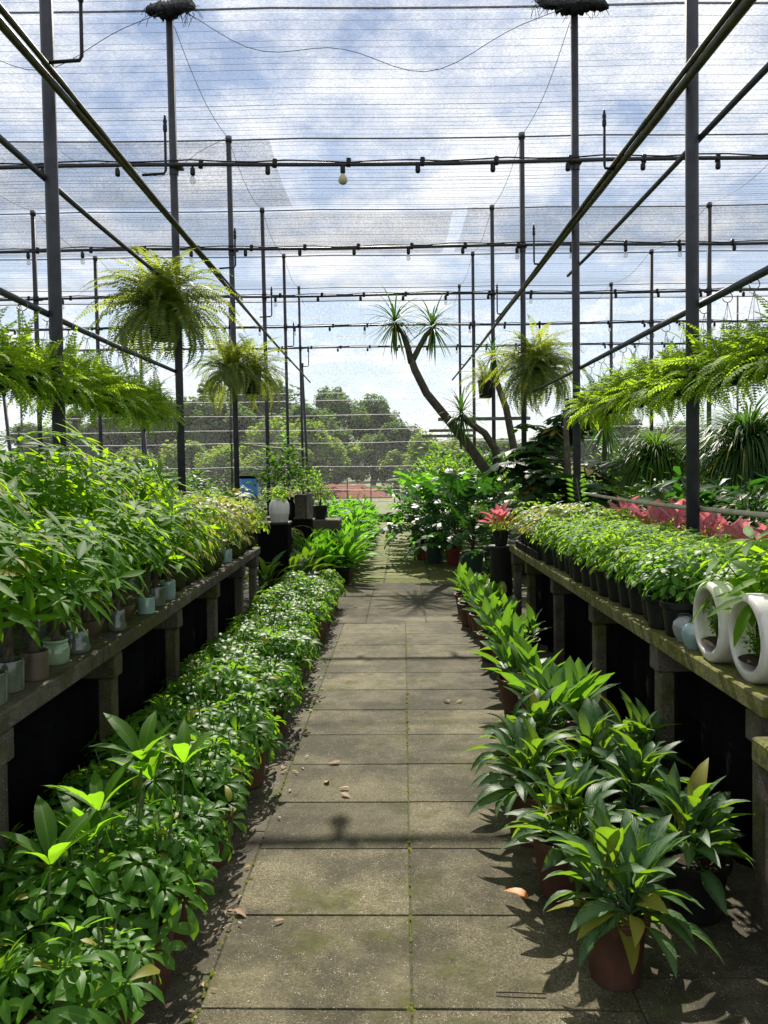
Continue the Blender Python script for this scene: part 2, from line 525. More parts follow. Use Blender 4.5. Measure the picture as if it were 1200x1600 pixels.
def thing(name, label, cat, loc=(0, 0, 0), rz=0.0, group=None):
    o = bpy.data.objects.new(name, None)
    o.empty_display_size = 0.05
    col.objects.link(o)
    o.location = loc
    o.rotation_euler.z = rz
    return tag(o, label, cat, group)


def curve(stops):
    def f(t):
        for (a, va), (b, vb) in zip(stops, stops[1:]):
            if t <= b:
                return va + (vb - va) * (t - a) / (b - a)
        return stops[-1][1]
    return f


OBOV = curve([(0, 0.12), (0.25, 0.5), (0.5, 0.88), (0.75, 1.0), (0.9, 0.75), (1, 0)])
LANC = curve([(0, 0.12), (0.25, 0.75), (0.5, 1.0), (0.75, 0.72), (1, 0)])
OVAT = curve([(0, 0.35), (0.2, 0.9), (0.4, 1.0), (0.7, 0.7), (0.9, 0.25), (1, 0)])
STRAP = curve([(0, 0.7), (0.3, 1.0), (0.7, 0.8), (1, 0)])

ORD = ('first second third fourth fifth sixth seventh eighth ninth tenth eleventh twelfth thirteenth fourteenth fifteenth sixteenth seventeenth '
       'eighteenth nineteenth twentieth').split()


def nth(i):
    if i < 20:
        return ORD[i]
    return ('twenty-' if i < 29 else 'thirty-') + ORD[(i - 20) % 10] if i not in (29,) else 'thirtieth'


def Rx(a): return Matrix.Rotation(a, 4, 'X')
def Ry(a): return Matrix.Rotation(a, 4, 'Y')
def Rz(a): return Matrix.Rotation(a, 4, 'Z')
def T(*p): return Matrix.Translation(p)
def S(s): return Matrix.Diagonal((s, s, s, 1))


# ------------------------------------------------------------------ leaf pools (shared meshes)
def palmate(n, L, W, prof, elev, droop, fold, pet, nseg, m, seed, jit=0.15, name='leaf'):
    r = random.Random(seed)
    b = MB()
    for k in range(n):
        a = 2 * pi * (k + 0.5) / n + r.uniform(-.12, .12)
        s = 1 + r.uniform(-jit, jit)
        b.leaf(Rz(a) @ Rx(elev + r.uniform(-.15, .15)) @ T(0, 0.012, 0), L * s, W * s, prof, droop + r.uniform(-.2, .3), fold, nseg, r.random() * 0.3)
    if pet:
        b.tube([(0, 0, 0), (0, -pet * .25, -pet * .6), (0, -pet * .6, -pet)], 0.0022, 3, False)
    return b.mesh(name, m)


P_SCHEF = [palmate(R.choice((6, 7, 8)), 0.068, 0.026, OBOV, R.uniform(-.1, .6), R.uniform(.5, 1.4), 0.22, 0.1, 5, L_SCHEF, i) for i in range(6)]
P_DWARF = [palmate(R.choice((6, 7, 8)), 0.066, 0.021, OBOV, R.uniform(-.05, .3), R.uniform(.4, 1.1), 0.2, 0.07, 4, L_DWARF, 20 + i) for i in range(6)]
P_DWARFD = [palmate(R.choice((6, 7, 8)), 0.062, 0.026, OBOV, R.uniform(.0, .35), R.uniform(.5, 1.1), 0.2, 0.07, 4, L_SCHEF, 30 + i) for i in range(4)]
P_MONEY = [palmate(R.choice((5, 6, 7)), 0.14, 0.030, LANC, R.uniform(-.15, .15), R.uniform(.15, .7), 0.2, 0.13, 4, L_MONEY, 40 + i, 0.22) for i in range(7)]
P_MONEYB = [palmate(R.choice((5, 6)), 0.17, 0.05, LANC, R.uniform(.7, 1.2), R.uniform(.3, .9), 0.25, 0.16, 5, L_SEED, 60 + i, 0.2) for i in range(3)]
P_YELL = [palmate(R.choice((6, 7)), 0.07, 0.032, OBOV, R.uniform(.0, .3), R.uniform(.5, 1.0), 0.2, 0.07, 4, L_YELL, 80 + i) for i in range(5)]


def single(L, W, prof, droop, fold, pet, nseg, m, seed, curl=0.0):
    b = MB()
    if pet:
        b.tube([(0, 0, 0), (0, pet, 0)], [0.004, 0.003], 4, False)
    b.leaf(T(0, pet * 0.97, 0), L, W, prof, droop, fold, nseg, 0.0, curl)
    return b.mesh('leaf', m)


P_AGLA = [single(R.uniform(.15, .19), R.uniform(.044, .056), LANC, R.uniform(.5, 1.3), R.uniform(.25, .5), 0.06, 6, L_AGLA, i, R.uniform(-.15, .15)) for i in range(8)]
P_BROAD = [single(R.uniform(.15, .19), R.uniform(.075, .095), OVAT, R.uniform(.3, 1.1), R.uniform(.2, .4), 0.08, 6, L_BROAD, i, R.uniform(-.1, .1)) for i in range(6)]
P_PEACE = [single(R.uniform(.17, .22), R.uniform(.06, .08), OVAT, R.uniform(.3, 1.0), R.uniform(.2, .4), 0.10, 4, L_PEACE, i, R.uniform(-.1, .1)) for i in range(5)]
P_PINK = [single(R.uniform(.085, .125), R.uniform(.065, .09), OVAT, R.uniform(.2, .9), R.uniform(.1, .3), 0.07, 4, L_PINK, i) for i in range(5)]


def frond(L, W, n, droop0, droop, m, seed, name='frond'):
    """one fern frond: an arching midrib with paired leaflets"""
    r = random.Random(seed)
    b = MB()
    pts = []
    y = z = x = 0.0
    ang = droop0
    sx = r.uniform(-.25, .25)
    for i in range(n + 1):
        pts.append((Vector((x, y, z)), ang))
        y += cos(ang) * L / n
        z += sin(ang) * L / n
        x += sx * L / n * i / n
        ang -= droop / n
    b.tube([p[0] for p in pts[::3]], [0.003 * (1 - .7 * i / max(1, len(pts[::3]))) for i in range(len(pts[::3]))], 3, False)
    shape = curve([(0, .35), (.12, .75), (.35, 1.0), (.7, .72), (1, .1)])
    for i in range(1, n + 1):
        p, a = pts[i]
        t = i / n
        ln = W * .5 * shape(t) * r.uniform(.88, 1.1)
        fw = L / n * 0.46
        d = Vector((0, cos(a), sin(a)))
        u = Vector((0, -sin(a), cos(a)))
        v = r.random() * .35
        for s in (-1, 1):
            side = Vector((s, 0, 0)) * ln + d * ln * .28 + u * ln * r.uniform(-.28, .05)
            mid = p + side * .5 + u * ln * .06
            q = [b.pt(p, (.5, 0), v), b.pt(mid + d * fw, (0.2, .5), v), b.pt(p + side, (.5, 1), v), b.pt(mid - d * fw, (.8, .5), v)]
            b.f.append((q[0], q[1], q[2], q[3]) if s > 0 else (q[3], q[2], q[1], q[0]))
    return b.mesh(name, m, False)


P_FERN = [frond(R.uniform(.32, .46), .11, 19, R.uniform(.0, .7), R.uniform(.9, 2.5), L_FERN, 100 + i) for i in range(8)]
P_BOST = [frond(R.uniform(.70, .95), .19, 32, R.uniform(.1, .7), R.uniform(1.6, 2.8), L_BOST, 120 + i) for i in range(7)]


def lobed(L, W, n, m, seed, droop=.9, pet=.3):
    """big deeply cut philodendron leaf: lobes on both sides of the midrib"""
    r = random.Random(seed)
    b = MB()
    b.tube([(0, 0, 0), (0, pet * .6, .01), (0, pet, 0)], [.007, .005, .004], 5, False)
    shape = curve([(0, .55), (.25, 1.0), (.6, .75), (1, .2)])
    y, z, ang = pet, 0.0, 0.0
    rib = []
    for i in range(n + 1):
        rib.append((Vector((0, y, z)), ang))
        y += cos(ang) * L / n
        z += sin(ang) * L / n
        ang -= droop / n
    for i in range(n):
        p, a = rib[i]
        q, a2 = rib[i + 1]
        d = Vector((0, cos(a), sin(a)))
        u = Vector((0, -sin(a), cos(a)))
        t = i / n
        for s in (-1, 1):
            ln = W * .5 * shape(t) * r.uniform(.9, 1.1)
            fwd = -.35 + .9 * t
            tip = p + Vector((s * ln, 0, 0)) + d * ln * fwd + u * ln * r.uniform(-.3, 0.05)
            m1 = p + (tip - p) * .5 - d * L / n * .40 + u * ln * .10
            m2 = q + (tip - q) * .5 + d * L / n * .18 + u * ln * .10
            k0 = p + (tip - p) * .22 - d * L / n * .1 + u * ln * .05
            k1 = q + (tip - q) * .22 + u * ln * .05
            ids = [b.pt(p, (.5, t)), b.pt(k0, (.5 + s * .2, t)), b.pt(m1, (.5 + s * .35, t)), b.pt(tip, (.5 + s * .5, t)), b.pt(m2, (.5 + s * .35, t + .05)),
                   b.pt(k1, (.5 + s * .2, t + .05)), b.pt(q, (.5, t + .1))]
            fs = [(0, 1, 5, 6), (1, 2, 4, 5), (2, 3, 4)]
            for f in fs:
                g = tuple(ids[j] for j in f)
                b.f.append(g if s > 0 else tuple(reversed(g)))
    b.leaf(T(0, rib[-1][0].y - .01, rib[-1][0].z) @ Rx(rib[-1][1]), L * .22, W * .2, LANC, .3, .2, 3)
    return b.mesh('leaf', m)


P_PHIL = [lobed(R.uniform(.32, .42), R.uniform(.30, .38), 6, L_PHIL, 200 + i, R.uniform(.6, 1.4), R.uniform(.28, .45)) for i in range(6)]
P_PHILG = [lobed(R.uniform(.32, .42), R.uniform(.30, .38), 6, L_PEACE, 220 + i, R.uniform(.6, 1.4), R.uniform(.28, .45)) for i in range(4)]
P_MONS = [lobed(R.uniform(.30, .40), R.uniform(.32, .42), 5, L_DARK, 240 + i, R.uniform(.8, 1.6), R.uniform(.2, .35)) for i in range(5)]


def shrub(n, rx, rz, L, W, prof, m, seed, hollow=.35, palm=0, flat=0.0, zmin=0.0):
    """a leafy mass: many leaves spread through a dome, each pointing outward and up"""
    r = random.Random(seed)
    b = MB()
    for i in range(n):
        a = r.uniform(0, 2 * pi)
        el = math.asin(r.uniform(zmin, 1))
        q = (hollow + (1 - hollow) * r.random() ** .6)
        lump = 1 + .18 * sin(3 * a + seed) + .12 * sin(5 * a + 2 * el * 3 + seed)
        p = Vector((cos(a) * cos(el) * rx * q * lump, sin(a) * cos(el) * rx * q * lump, sin(el) * rz * q * lump))
        s = r.uniform(.7, 1.25)
        M = T(*p) @ Rz(a - pi / 2 + r.uniform(-.9, .9)) @ Rx(r.uniform(-.5, .9) * (1 - flat)) @ Ry(r.uniform(-.6, .6))
        v = r.random()
        if palm:
            for k in range(palm):
                b.leaf(M @ Rz(2 * pi * k / palm), L * s, W * s, prof, r.uniform(.4, 1.0), .2, 2, v)
        else:
            b.leaf(M, L * s, W * s, prof, r.uniform(.3, 1.1), .2, 2, v)
    return b.mesh('foliage', m)


def stems_mesh(h, n, spread, rad, seed, m):
    r = random.Random(seed)
    b = MB()
    for i in range(n):
        a = r.uniform(0, 2 * pi)
        d = r.uniform(.3, 1) * spread
        b.tube([(cos(a) * .012, sin(a) * .012, 0), (cos(a) * d * .35, sin(a) * d * .35, h * .5), (cos(a) * d, sin(a) * d, h)], [rad, rad * .8, rad * .45], 5, False)
    return b.mesh('stem', m)


# pot profiles: (radius, z) outside from the foot up, over the rim and down inside
def potmesh(name, prof, m, n=22, squ=0.0):
    b = MB()
    b.lathe(prof, n, squ=squ)
    return b.mesh(name, m, True, 38)


def nursery(h, r0, r1, m, lip=.012, n=20):
    return potmesh('pot', [(0, 0.0), (r0 * .9, 0.0), (r0, .006), (r1 - .006, h - .03), (r1 - .004, h - .03), (r1 + lip * .5, h - .026), (r1 + lip * .6, h - .003), (r1 + lip * .3, h),
                           (r1 - .006, h), (r1 - .010, h - .006), (r1 - .016, h - .05), (0, h - .05)], m, n)


def soildisc(r, z):
    b = MB()
    b.lathe([(r, z), (r * .6, z + .006), (0, z + .01)], 14)
    return b.mesh('soil', SOIL)


POT_TERRA = nursery(.21, .085, .118, TERRA)
POT_TERRA_BIG = nursery(.205, .074, .098, TERRA, .012, 10)
POT_DARK = nursery(.2, .08, .11, BLACKP)
POT_BLACK = nursery(.15, .062, .082, BLACKP, .008, 16)
POT_GREEN = nursery(.30, .125, .165, GREENP, .014, 24)
POT_RED = nursery(.26, .10, .13, simple('red brown plastic', (0.18, 0.03, 0.025), (0.25, 0.05, 0.04), 0.5, 9), .01, 20)
SOIL_T = soildisc(.096, .165)
SOIL_K = soildisc(.068, .105)
SOIL_G = soildisc(.148, .255)
STEMS_S = [stems_mesh(.22, 4, .07, .005, i, STEM) for i in range(3)]
STEMS_D = [stems_mesh(.13, 4, .05, .003, 10 + i, STEM) for i in range(3)]


def dome_leaves(par, pool, n, rx, rz, z0, rr, scale=(.85, 1.15), tilt=.75, zlow=-.15, bias=None, name='leaf'):
    """spread whole compound leaves over a dome, tilting outward"""
    for i in range(n):
        t = (i + .5) / n
        el = math.asin(max(-1, min(1, zlow + (1 - zlow) * (1 - t) + rr.uniform(-.06, .06))))
        a = i * 2.39996 + rr.uniform(-.35, .35)
        q = rr.uniform(.72, 1.05)
        p = Vector((cos(a) * cos(el) * rx * q, sin(a) * cos(el) * rx * q, z0 + sin(el) * rz * q))
        tl = tilt * cos(el) + rr.uniform(-.2, .2)
        M = T(*p) @ Rz(a - pi / 2) @ Rx(-tl) @ Rz(rr.uniform(-.5, .5))
        if bias:
            M = T(*p) @ Ry(bias * rr.uniform(.3, 1.2)) @ Rz(a - pi / 2) @ Rx(-tl) @ Rz(rr.uniform(-.5, .5))
        put(name, rr.choice(pool), par, M @ S(rr.uniform(*scale)))


def rosette(par, pool, n, z0, rr, lo=.35, hi=1.45, scale=(.85, 1.15), r0=.02):
    """leaves rising on their stalks from one base; inner ones upright, outer ones leaning"""
    for i in range(n):
        t = (i + .5) / n
        el = hi + (lo - hi) * t + rr.uniform(-.15, .15)
        a = i * 2.39996 + rr.uniform(-.4, .4)
        M = T(cos(a) * r0 * (.3 + t), sin(a) * r0 * (.3 + t), z0 + (1 - t) * .06) @ Rz(a - pi / 2) @ Rx(el) @ Ry(rr.uniform(-.35, .35))
        put('leaf', rr.choice(pool), par, M @ S(rr.uniform(*scale)))


# ------------------------------------------------------------------ ground and path
def plane_mesh(x0, x1, y0, y1, z, m, name):
    b = MB()
    i = [b.pt(p) for p in ((x0, y0, z), (x1, y0, z), (x1, y1, z), (x0, y1, z))]
    b.f.append(tuple(i))
    return b.mesh(name, m, False)


put('ground', plane_mesh(-400, 400, -30, 900, -.03, C_SOIL, 'ground'), kind='structure')
C_GRASS = concrete('dry grass ground', (0.12, 0.12, 0.05), (0.2, 0.19, 0.09), (0.22, 0.21, 0.1), (0.09, 0.12, 0.025), 0.2, 0, False)
put('field', plane_mesh(-300, 300, 21.9, 800, -.022, C_GRASS, 'field'), kind='structure')

path = bpy.data.objects.new('path', None)
col.objects.link(path)
path['kind'] = 'structure'
path.location = (0.0075, 0, 0)
path.rotation_euler.z = -0.0245


def slab(x0, x1, y0, y1, m, r):
    b = MB()
    g = .0022
    b.box(x0 + g, x1 - g, y0 + g, y1 - g, -.05, 0, .003)
    me = b.mesh('slab', m, False)
    o = put('slab', me, path)
    cx0, cy0 = (x0 + x1) / 2, (y0 + y1) / 2
    M = T(cx0, cy0, r.uniform(-.0012, .0012)) @ Rx(r.uniform(-.002, .002)) @ Ry(r.uniform(-.0015, .0015)) @ Rz(r.uniform(-.004, .004)) @ T(-cx0, -cy0, 0)
    o.matrix_local = M


rs = random.Random(3)
ys = [.65, 1.10, 1.56, 2.135, 2.59, 3.05, 3.48, 3.93, 4.37, 4.82, 5.26, 5.70, 6.15, 6.60, 7.05, 7.52]
for a, b_ in zip(ys, ys[1:]):
    slab(-.592, 0, a, b_, C_SLAB, rs)
    slab(0, .632, a, b_, C_SLAB, rs)
    d = rs.uniform(-.1, .1)
ye = [.4, 1.35, 2.28, 3.2, 4.86, 5.8, 6.7, 7.52]
for a, b_ in zip(ye, ye[1:]):
    slab(-1.55, -.592, a, b_, C_SIDE, rs)
    slab(.632, 1.6, a, b_, C_SIDE, rs)
for a, b_ in ((7.52, 8.3), (8.3, 9.12), (9.12, 9.93)):
    for x0, x1 in ((-1.55, -.97), (-.97, -.385), (-.385, .2), (.2, .78), (.78, 1.4)):
        slab(x0, x1, a, b_, C_SLAB, rs)
slab(-1.55, -.5, 9.93, 10.13, C_SIDE, rs)
slab(-.5, .5, 9.93, 10.13, C_SIDE, rs)
slab(.5, 1.4, 9.93, 10.13, C_SIDE, rs)
y = 10.13
while y < 21.6:
    for x0, x1 in ((-1.5, -.9), (-.9, -.27), (-.27, .33), (.33, .93), (.93, 1.5)):
        slab(x0 + .01, x1 - .01, y, y + .72, C_FAR, rs)
    y += .72

jb = plane_mesh(-1.6, 1.6, .4, 21.6, -.0055, C_JOINT, 'joint_filling')
put('joint_filling', jb, path)

# moss growing in the joints of the path
b = MB()
rm = random.Random(11)
for (xc, y0, y1, dens) in ((0, 1.9, 7.5, 260), (-.592, 1.9, 7.5, 260), (.632, 2.6, 7.5, 60), (-.385, 7.5, 9.9, 60), (.2, 7.5, 9.9, 60), (-.27, 10.2, 15, 60), (.33, 10.2, 15, 60)):
    for k in range(dens):
        yy = rm.uniform(y0, y1)
        if sin(yy * 3.1 + xc * 9) + .5 * sin(yy * 9) < rm.uniform(-1.2, .5):
            continue
        p = Vector((xc + rm.gauss(0, .006), yy, rm.uniform(-.006, .002)))
        s = rm.uniform(.003, .009)
        i = [b.pt(p + Vector(q) * s, (.3, .5), rm.random()) for q in ((-1, -1, 0), (1, -1, 0), (1, 1, 0), (-1, 1, 0), (0, 0, .9))]
        b.f += [(i[0], i[1], i[4]), (i[1], i[2], i[4]), (i[2], i[3], i[4]), (i[3], i[0], i[4])]
MOSSJ = simple('joint moss', (0.06, 0.075, 0.012), (0.13, 0.14, 0.02), 0.95, 60, 0.1, 0, 0)
put('moss', b.mesh('moss', MOSSJ), path, kind='stuff')

# red soil plot and litter beyond the net
b = MB()
rr = random.Random(5)
nx, ny = 26, 20
idx = [[b.pt((-4.4 + 4.8 * i / nx, 39 + 15 * j / ny, .02 + (.16 * rr.random() + .12 * sin(j * .8) ** 2 + (.18 if i < 18 else 0.0)) * min(1, i / 2, j / 2, (nx - i) / 2, (ny - j) / 2))) for i in range(nx + 1)] for j in range(ny + 1)]
for j in range(ny):
    for i in range(nx):
        b.f.append((idx[j][i], idx[j][i + 1], idx[j + 1][i + 1], idx[j + 1][i]))
put('red_soil_ground', b.mesh('red_soil', REDSOIL), kind='structure')

# ------------------------------------------------------------------ benches
LEGS = [2.42, 3.45, 4.5, 5.55, 6.58, 7.28]


def bench(name, label, xf, xb, y0, y1, zt, th, legs, m, side, skirt=True, jmin=1.02, beams=True):
    t = thing(name, label, 'bench', (xf, y0, 0))
    r = random.Random(int(abs(xf) * 1000) + len(legs))
    y = y0
    lo, hi = (0, abs(xb - xf))

    def X(a, b_):
        return (min(a * side, b_ * side), max(a * side, b_ * side))
    while y < y1 - .05:
        ny_ = min(y1, y + jmin)
        if y1 - ny_ < .3:
            ny_ = y1
        q = MB()
        a, b_ = X(0, hi)
        q.box(a + .002, b_ - .002, y - y0 + .003, ny_ - y0 - .003, zt - th, zt, .006)
        put('slab', q.mesh('slab', m, False), t, M=T(0, 0, r.uniform(-.003, .002)))
        y = ny_
    for ly in legs:
        for fx in (.03, hi - .16):
            q = MB()
            a, b_ = X(fx, fx + (.065 if fx < .1 else .12))
            q.box(a, b_, ly - y0 - .04, ly - y0 + .04, -.02, zt - th - .11, .006)
            put('leg', q.mesh('leg', C_LEG, False), t)
        if beams:
            q = MB()
            a, b_ = X(.012, hi - .02)
            q.box(a, b_, ly - y0 - .05, ly - y0 + .05, zt - th - .108, zt - th - .004, .006)
            put('beam', q.mesh('beam', C_LEG, False), t)
    if skirt:  # near-black sheet added behind the front legs so the space beneath stays dark
        q = MB()
        n = 60
        rows = []
        for k in range(n + 1):
            yy = (y1 - y0) * k / n
            off = .17 + .03 * sin(k * 1.7) + .02 * sin(k * .6)
            rows.append([q.pt((side * off, yy, 0.0)), q.pt((side * (off + .01), yy, zt - th - .003)), q.pt((side * (off + .012), yy, 0.0)), q.pt((side * (off + .02), yy, zt - th - .003))])
        for A, B in zip(rows, rows[1:]):
            q.f += [(A[0], B[0], B[1], A[1]), (A[2], A[3], B[3], B[2]), (A[1], B[1], B[3], A[3]), (A[0], A[2], B[2], B[0])]
        put('shade_skirt', q.mesh('shade_skirt', SHEET), t)
    return t


BZ = .765
bench('concrete_bench', 'long dark concrete bench on the left carrying money trees in glazed pots', -1.17, -2.0, 1.2, 7.38, BZ, .065, [1.4] + LEGS, C_BENCH, -1)
bench('concrete_bench', 'long mossy concrete bench on the right under black nursery pots', 1.17, 1.98, 2.42, 7.38, BZ, .065, [2.52] + LEGS[1:], C_MOSS, 1)
bench('concrete_bench', 'low mossy concrete shelf at the right edge beside the long bench end', 1.12, 2.0, .9, 2.40, .66, .075, [2.33, 1.2], C_MOSS, 1, True, 2.0, True)
bench('concrete_bench', 'second concrete bench behind the left posts under bushy plants', -2.22, -3.5, 1.6, 9.0, BZ, .065, [1.8, 3.4, 5.0, 6.6, 8.2, 8.9], C_BENCH, -1, True, 1.5)
bench('concrete_bench', 'second concrete bench behind the right posts under caladiums', 2.16, 3.2, 2.4, 8.6, BZ, .065, [2.6, 4.2, 5.8, 7.4, 8.5], C_BENCH, 1, True, 1.5)

# ------------------------------------------------------------------ posts, pipes, beams
HT = 6.12     # post tops
HP = 4.55     # cross pipes
XP = 2.05
ROWS = [5.0, 8.0, 11.0, 14.0, 17.0, 20.0]
ROWN = ['nearest', 'second', 'third', 'fourth', 'fifth', 'farthest']


def post(x, y, h, r, label, lean=(0, 0), clamp=True, group='steel posts of the shade house'):
    t = thing('steel_post', label, 'post', (x, y, 0), 0, group)
    b = MB()
    b.tube([(0, 0, -.03), (lean[0], lean[1], h - .08)], r, 14)
    put('pipe', b.mesh('pipe', STEEL), t)
    b = MB()
    b.tube([(lean[0], lean[1], h - .08), (lean[0], lean[1], h)], r * 1.22, 14)
    put('cap', b.mesh('cap', PIPE), t)
    if clamp:
        b = MB()
        b.tube([(lean[0] * .7, 0, HP - .07), (lean[0] * .7, 0, HP + .07)], r * 1.18, 12)
        b.box(-r * 1.5, r * 1.5, -r * 1.9, r * 1.2, HP - .012, HP + .012)
        put('clamp', b.mesh('clamp', PIPE, False), t)
    return t


for i, y in enumerate(ROWS):
    rad = .041 - .002 * i
    post(-XP, y, HT, rad, f'{ROWN[i]} grey steel post in the left line along the bench', (-.05, 0), i > 0)
    post(XP - .08, y, HT, rad, f'{ROWN[i]} grey steel post in the right line along the bench', (0, 0), i > 0)
for i, y in enumerate(ROWS):
    if y > 10:
        post(-6.1, y, HT, .04, f'{ROWN[i]} steel post in the outer line left of the bench plants', (-.06, 0))
        post(5.8, y, HT, .04, f'{ROWN[i]} steel post in the outer line right of the bench plants', (.02, 0))
post(-1.98, 20.9, 4.3, .035, 'short leaning steel post before the far net on the left', (-.16, 0), False)
post(-4.6, 10.0, 2.55, .022, 'thin leaning stake among the far left plants', (-.22, 0), False, 'leaning stakes')
post(-3.1, 10.5, 2.1, .022, 'thin leaning stake below the hanging fern row end', (-.10, 0), False, 'leaning stakes')
post(4.6, 9.5, 2.75, .025, 'thin leaning stake at the right edge beside the ponytail palm', (.14, 0), False, 'leaning stakes')

# cross pipes with lamp holders
SOCK = MB()
SOCK.lathe([(0, .0), (.012, 0), (.014, -.01), (.024, -.012), (.026, -.07), (.018, -.085), (0, -.085)], 12)
SOCKET = SOCK.mesh('socket', BLACKP)
gb = MB()
gb.lathe([(.016, -.083), (.02, -.095), (.036, -.115), (.047, -.14), (.047, -.158), (.036, -.18), (.018, -.192), (0, -.195)], 16)
GLOBE = gb.mesh('bulb', BULBM)
m_, t_, o_ = newmat('clear bulb glass')
gl = t_.n('BsdfGlass', Color=(0.9, 0.9, 0.88), Roughness=0.08, IOR=1.3)
tpn = t_.n('BsdfTransparent', Color=(0.8, 0.8, 0.78))
mxn = t_.n('MixShader', i0=0.65)
t_.t.links.new(gl.outputs[0], mxn.inputs[1])
t_.t.links.new(tpn.outputs[0], mxn.inputs[2])
surf(t_, o_, mxn)
cbm = MB()
cbm.lathe([(.014, -.083), (.02, -.10), (.03, -.125), (.03, -.15), (.02, -.165), (0, -.17)], 12)
CLEAR = cbm.mesh('bulb', m_)

rb = random.Random(4)
for i, y in enumerate(ROWS[1:]):
    x0, x1 = -9.5, 9.5
    yy = y - .07
    o = thing('cross_pipe', f'{ROWN[i]} dark horizontal pipe across the aisle carrying lamp holders', 'pipe', (0, yy, HP), 0, 'cross pipes under the net')
    b = MB()
    pts = [(x0 + (x1 - x0) * k / 24, 0, .012 * sin(k * .9 + i)) for k in range(25)]
    b.tube(pts, .021, 8)
    put('pipe', b.mesh('pipe', PIPE), o)
    b = MB()
    pts = [(x0 + (x1 - x0) * k / 60, -.012, .03 + .012 * sin(k * 1.9 + i) + .012 * sin(k * .9 * .4 + i)) for k in range(61)]
    b.tube(pts, .008, 5)
    put('cable', b.mesh('cable', BLACKP), o)
    tm = MB()
    for k in range(26):
        xx = x0 + .3 + k * .74
        tm.tube([(xx, 0, -.03), (xx + .006, 0, .05)], .026, 6)
    put('cable_tie', tm.mesh('cable_tie', BLACKP), o, kind='stuff')
    half = (y / 8) * 4.2 + .6
    nk = int(half / .75)
    cnt = 0
    for k in range(-nk, nk + 1):
        xx = k * .752 - .375 + .0
        if abs(abs(xx) - XP) < .1:
            xx += .15
        kind = 'empty'
        if i == 0:
            kind = {0: 'globe', -2: 'clear'}.get(k, 'empty')
        elif rb.random() < .45:
            kind = 'clear'
        word = {'empty': 'black lamp holder without a bulb', 'globe': 'black lamp holder with a round yellowish bulb', 'clear': 'black lamp holder with a clear bulb'}[kind]
        t = thing('lamp_holder', f'{nth(cnt)} from left on the {ROWN[i]} cross pipe, {word}', 'lamp holder', (xx, yy, HP - .016), 0, 'lamp holders on the cross pipes')
        cnt += 1
        put('socket', SOCKET, t)
        if kind == 'globe':
            put('bulb', GLOBE, t)
        elif kind == 'clear':
            put('bulb', CLEAR, t)

# long beams running with the aisle
def longpole(name, label, x, z, y0, y1, r, m, sagw=.02, dz=0, dx=0, cat='pole', group=None, nodes=True):
    b = MB()
    n = 40
    pts, rad = [], []
    for k in range(n + 1):
        t = k / n
        pts.append((x + dx * t + sagw * .5 * sin(t * 9), y0 + (y1 - y0) * t, z + dz * t + sagw * sin(t * 7)))
        rad.append(r * (1 - .25 * t) * (1.12 if nodes and k % 3 == 0 else 1))
    b.tube(pts, rad, 10)
    return tag(put(name, b.mesh(name, m)), label, cat, group)


longpole('bamboo_beam', 'thick bamboo pole tied along the left post line under the net', -XP + .065, 3.84, 2.6, 21.5, .024, BAMBOO, .015, 0, 0, 'beam', 'bamboo beams')
longpole('bamboo_beam', 'thinner bamboo pole lashed beside the thick left bamboo pole', -XP + .105, 3.875, 2.2, 11.0, .018, BAMBOO, .012, -.02, -.005, 'beam', 'bamboo beams')
longpole('bamboo_beam', 'thick bamboo pole tied along the right post line under the net', XP - .155, 3.86, 2.6, 21.5, .028, BAMBOO, .015, 0, 0, 'beam', 'bamboo beams')
longpole('bamboo_beam', 'thinner bamboo pole lashed beside the thick right bamboo pole', XP - .18, 3.905, 2.2, 13.0, .019, BAMBOO, .012, -.02, .0, 'beam', 'bamboo beams')
longpole('irrigation_pipe', 'thin grey water pipe below the left bamboo beam', -XP - .06, 3.35, 2.0, 8.3, .022, STEEL, .01, 0, 0, 'pipe', 'water pipes', False)
longpole('irrigation_pipe', 'thin grey water pipe below the right bamboo beam', XP - .02, 3.56, 2.0, 8.6, .022, STEEL, .01, 0, 0, 'pipe', 'water pipes', False)
longpole('hanging_pole', 'steel pole carrying the left row of hanging ferns', -XP - .065, 2.50, 2.2, 8.1, .024, STEEL, .008, 0, .0, 'pole', 'poles for hanging ferns', False)
longpole('hanging_pole', 'steel pole carrying the right row of hanging ferns', XP - .015, 2.51, 2.2, 11.1, .024, STEEL, .008, 0, .0, 'pole', 'poles for hanging ferns', False)
longpole('bamboo_rail', 'pale bamboo rail along the right posts above the pink caladiums', XP - .01, 1.21, 2.5, 8.15, .018, RAILM, .01, 0, -.02, 'rail')
b = MB()
b.tube([(-2.05, 11.06, 1.86), (-1.7, 11.8, 1.82), (-1.3, 12.6, 1.80)], .016, 8)
tag(put('bamboo_rail', b.mesh('bamboo_rail', RAILM)), 'short pale bamboo stick reaching from the third left post to the ficus', 'rail')

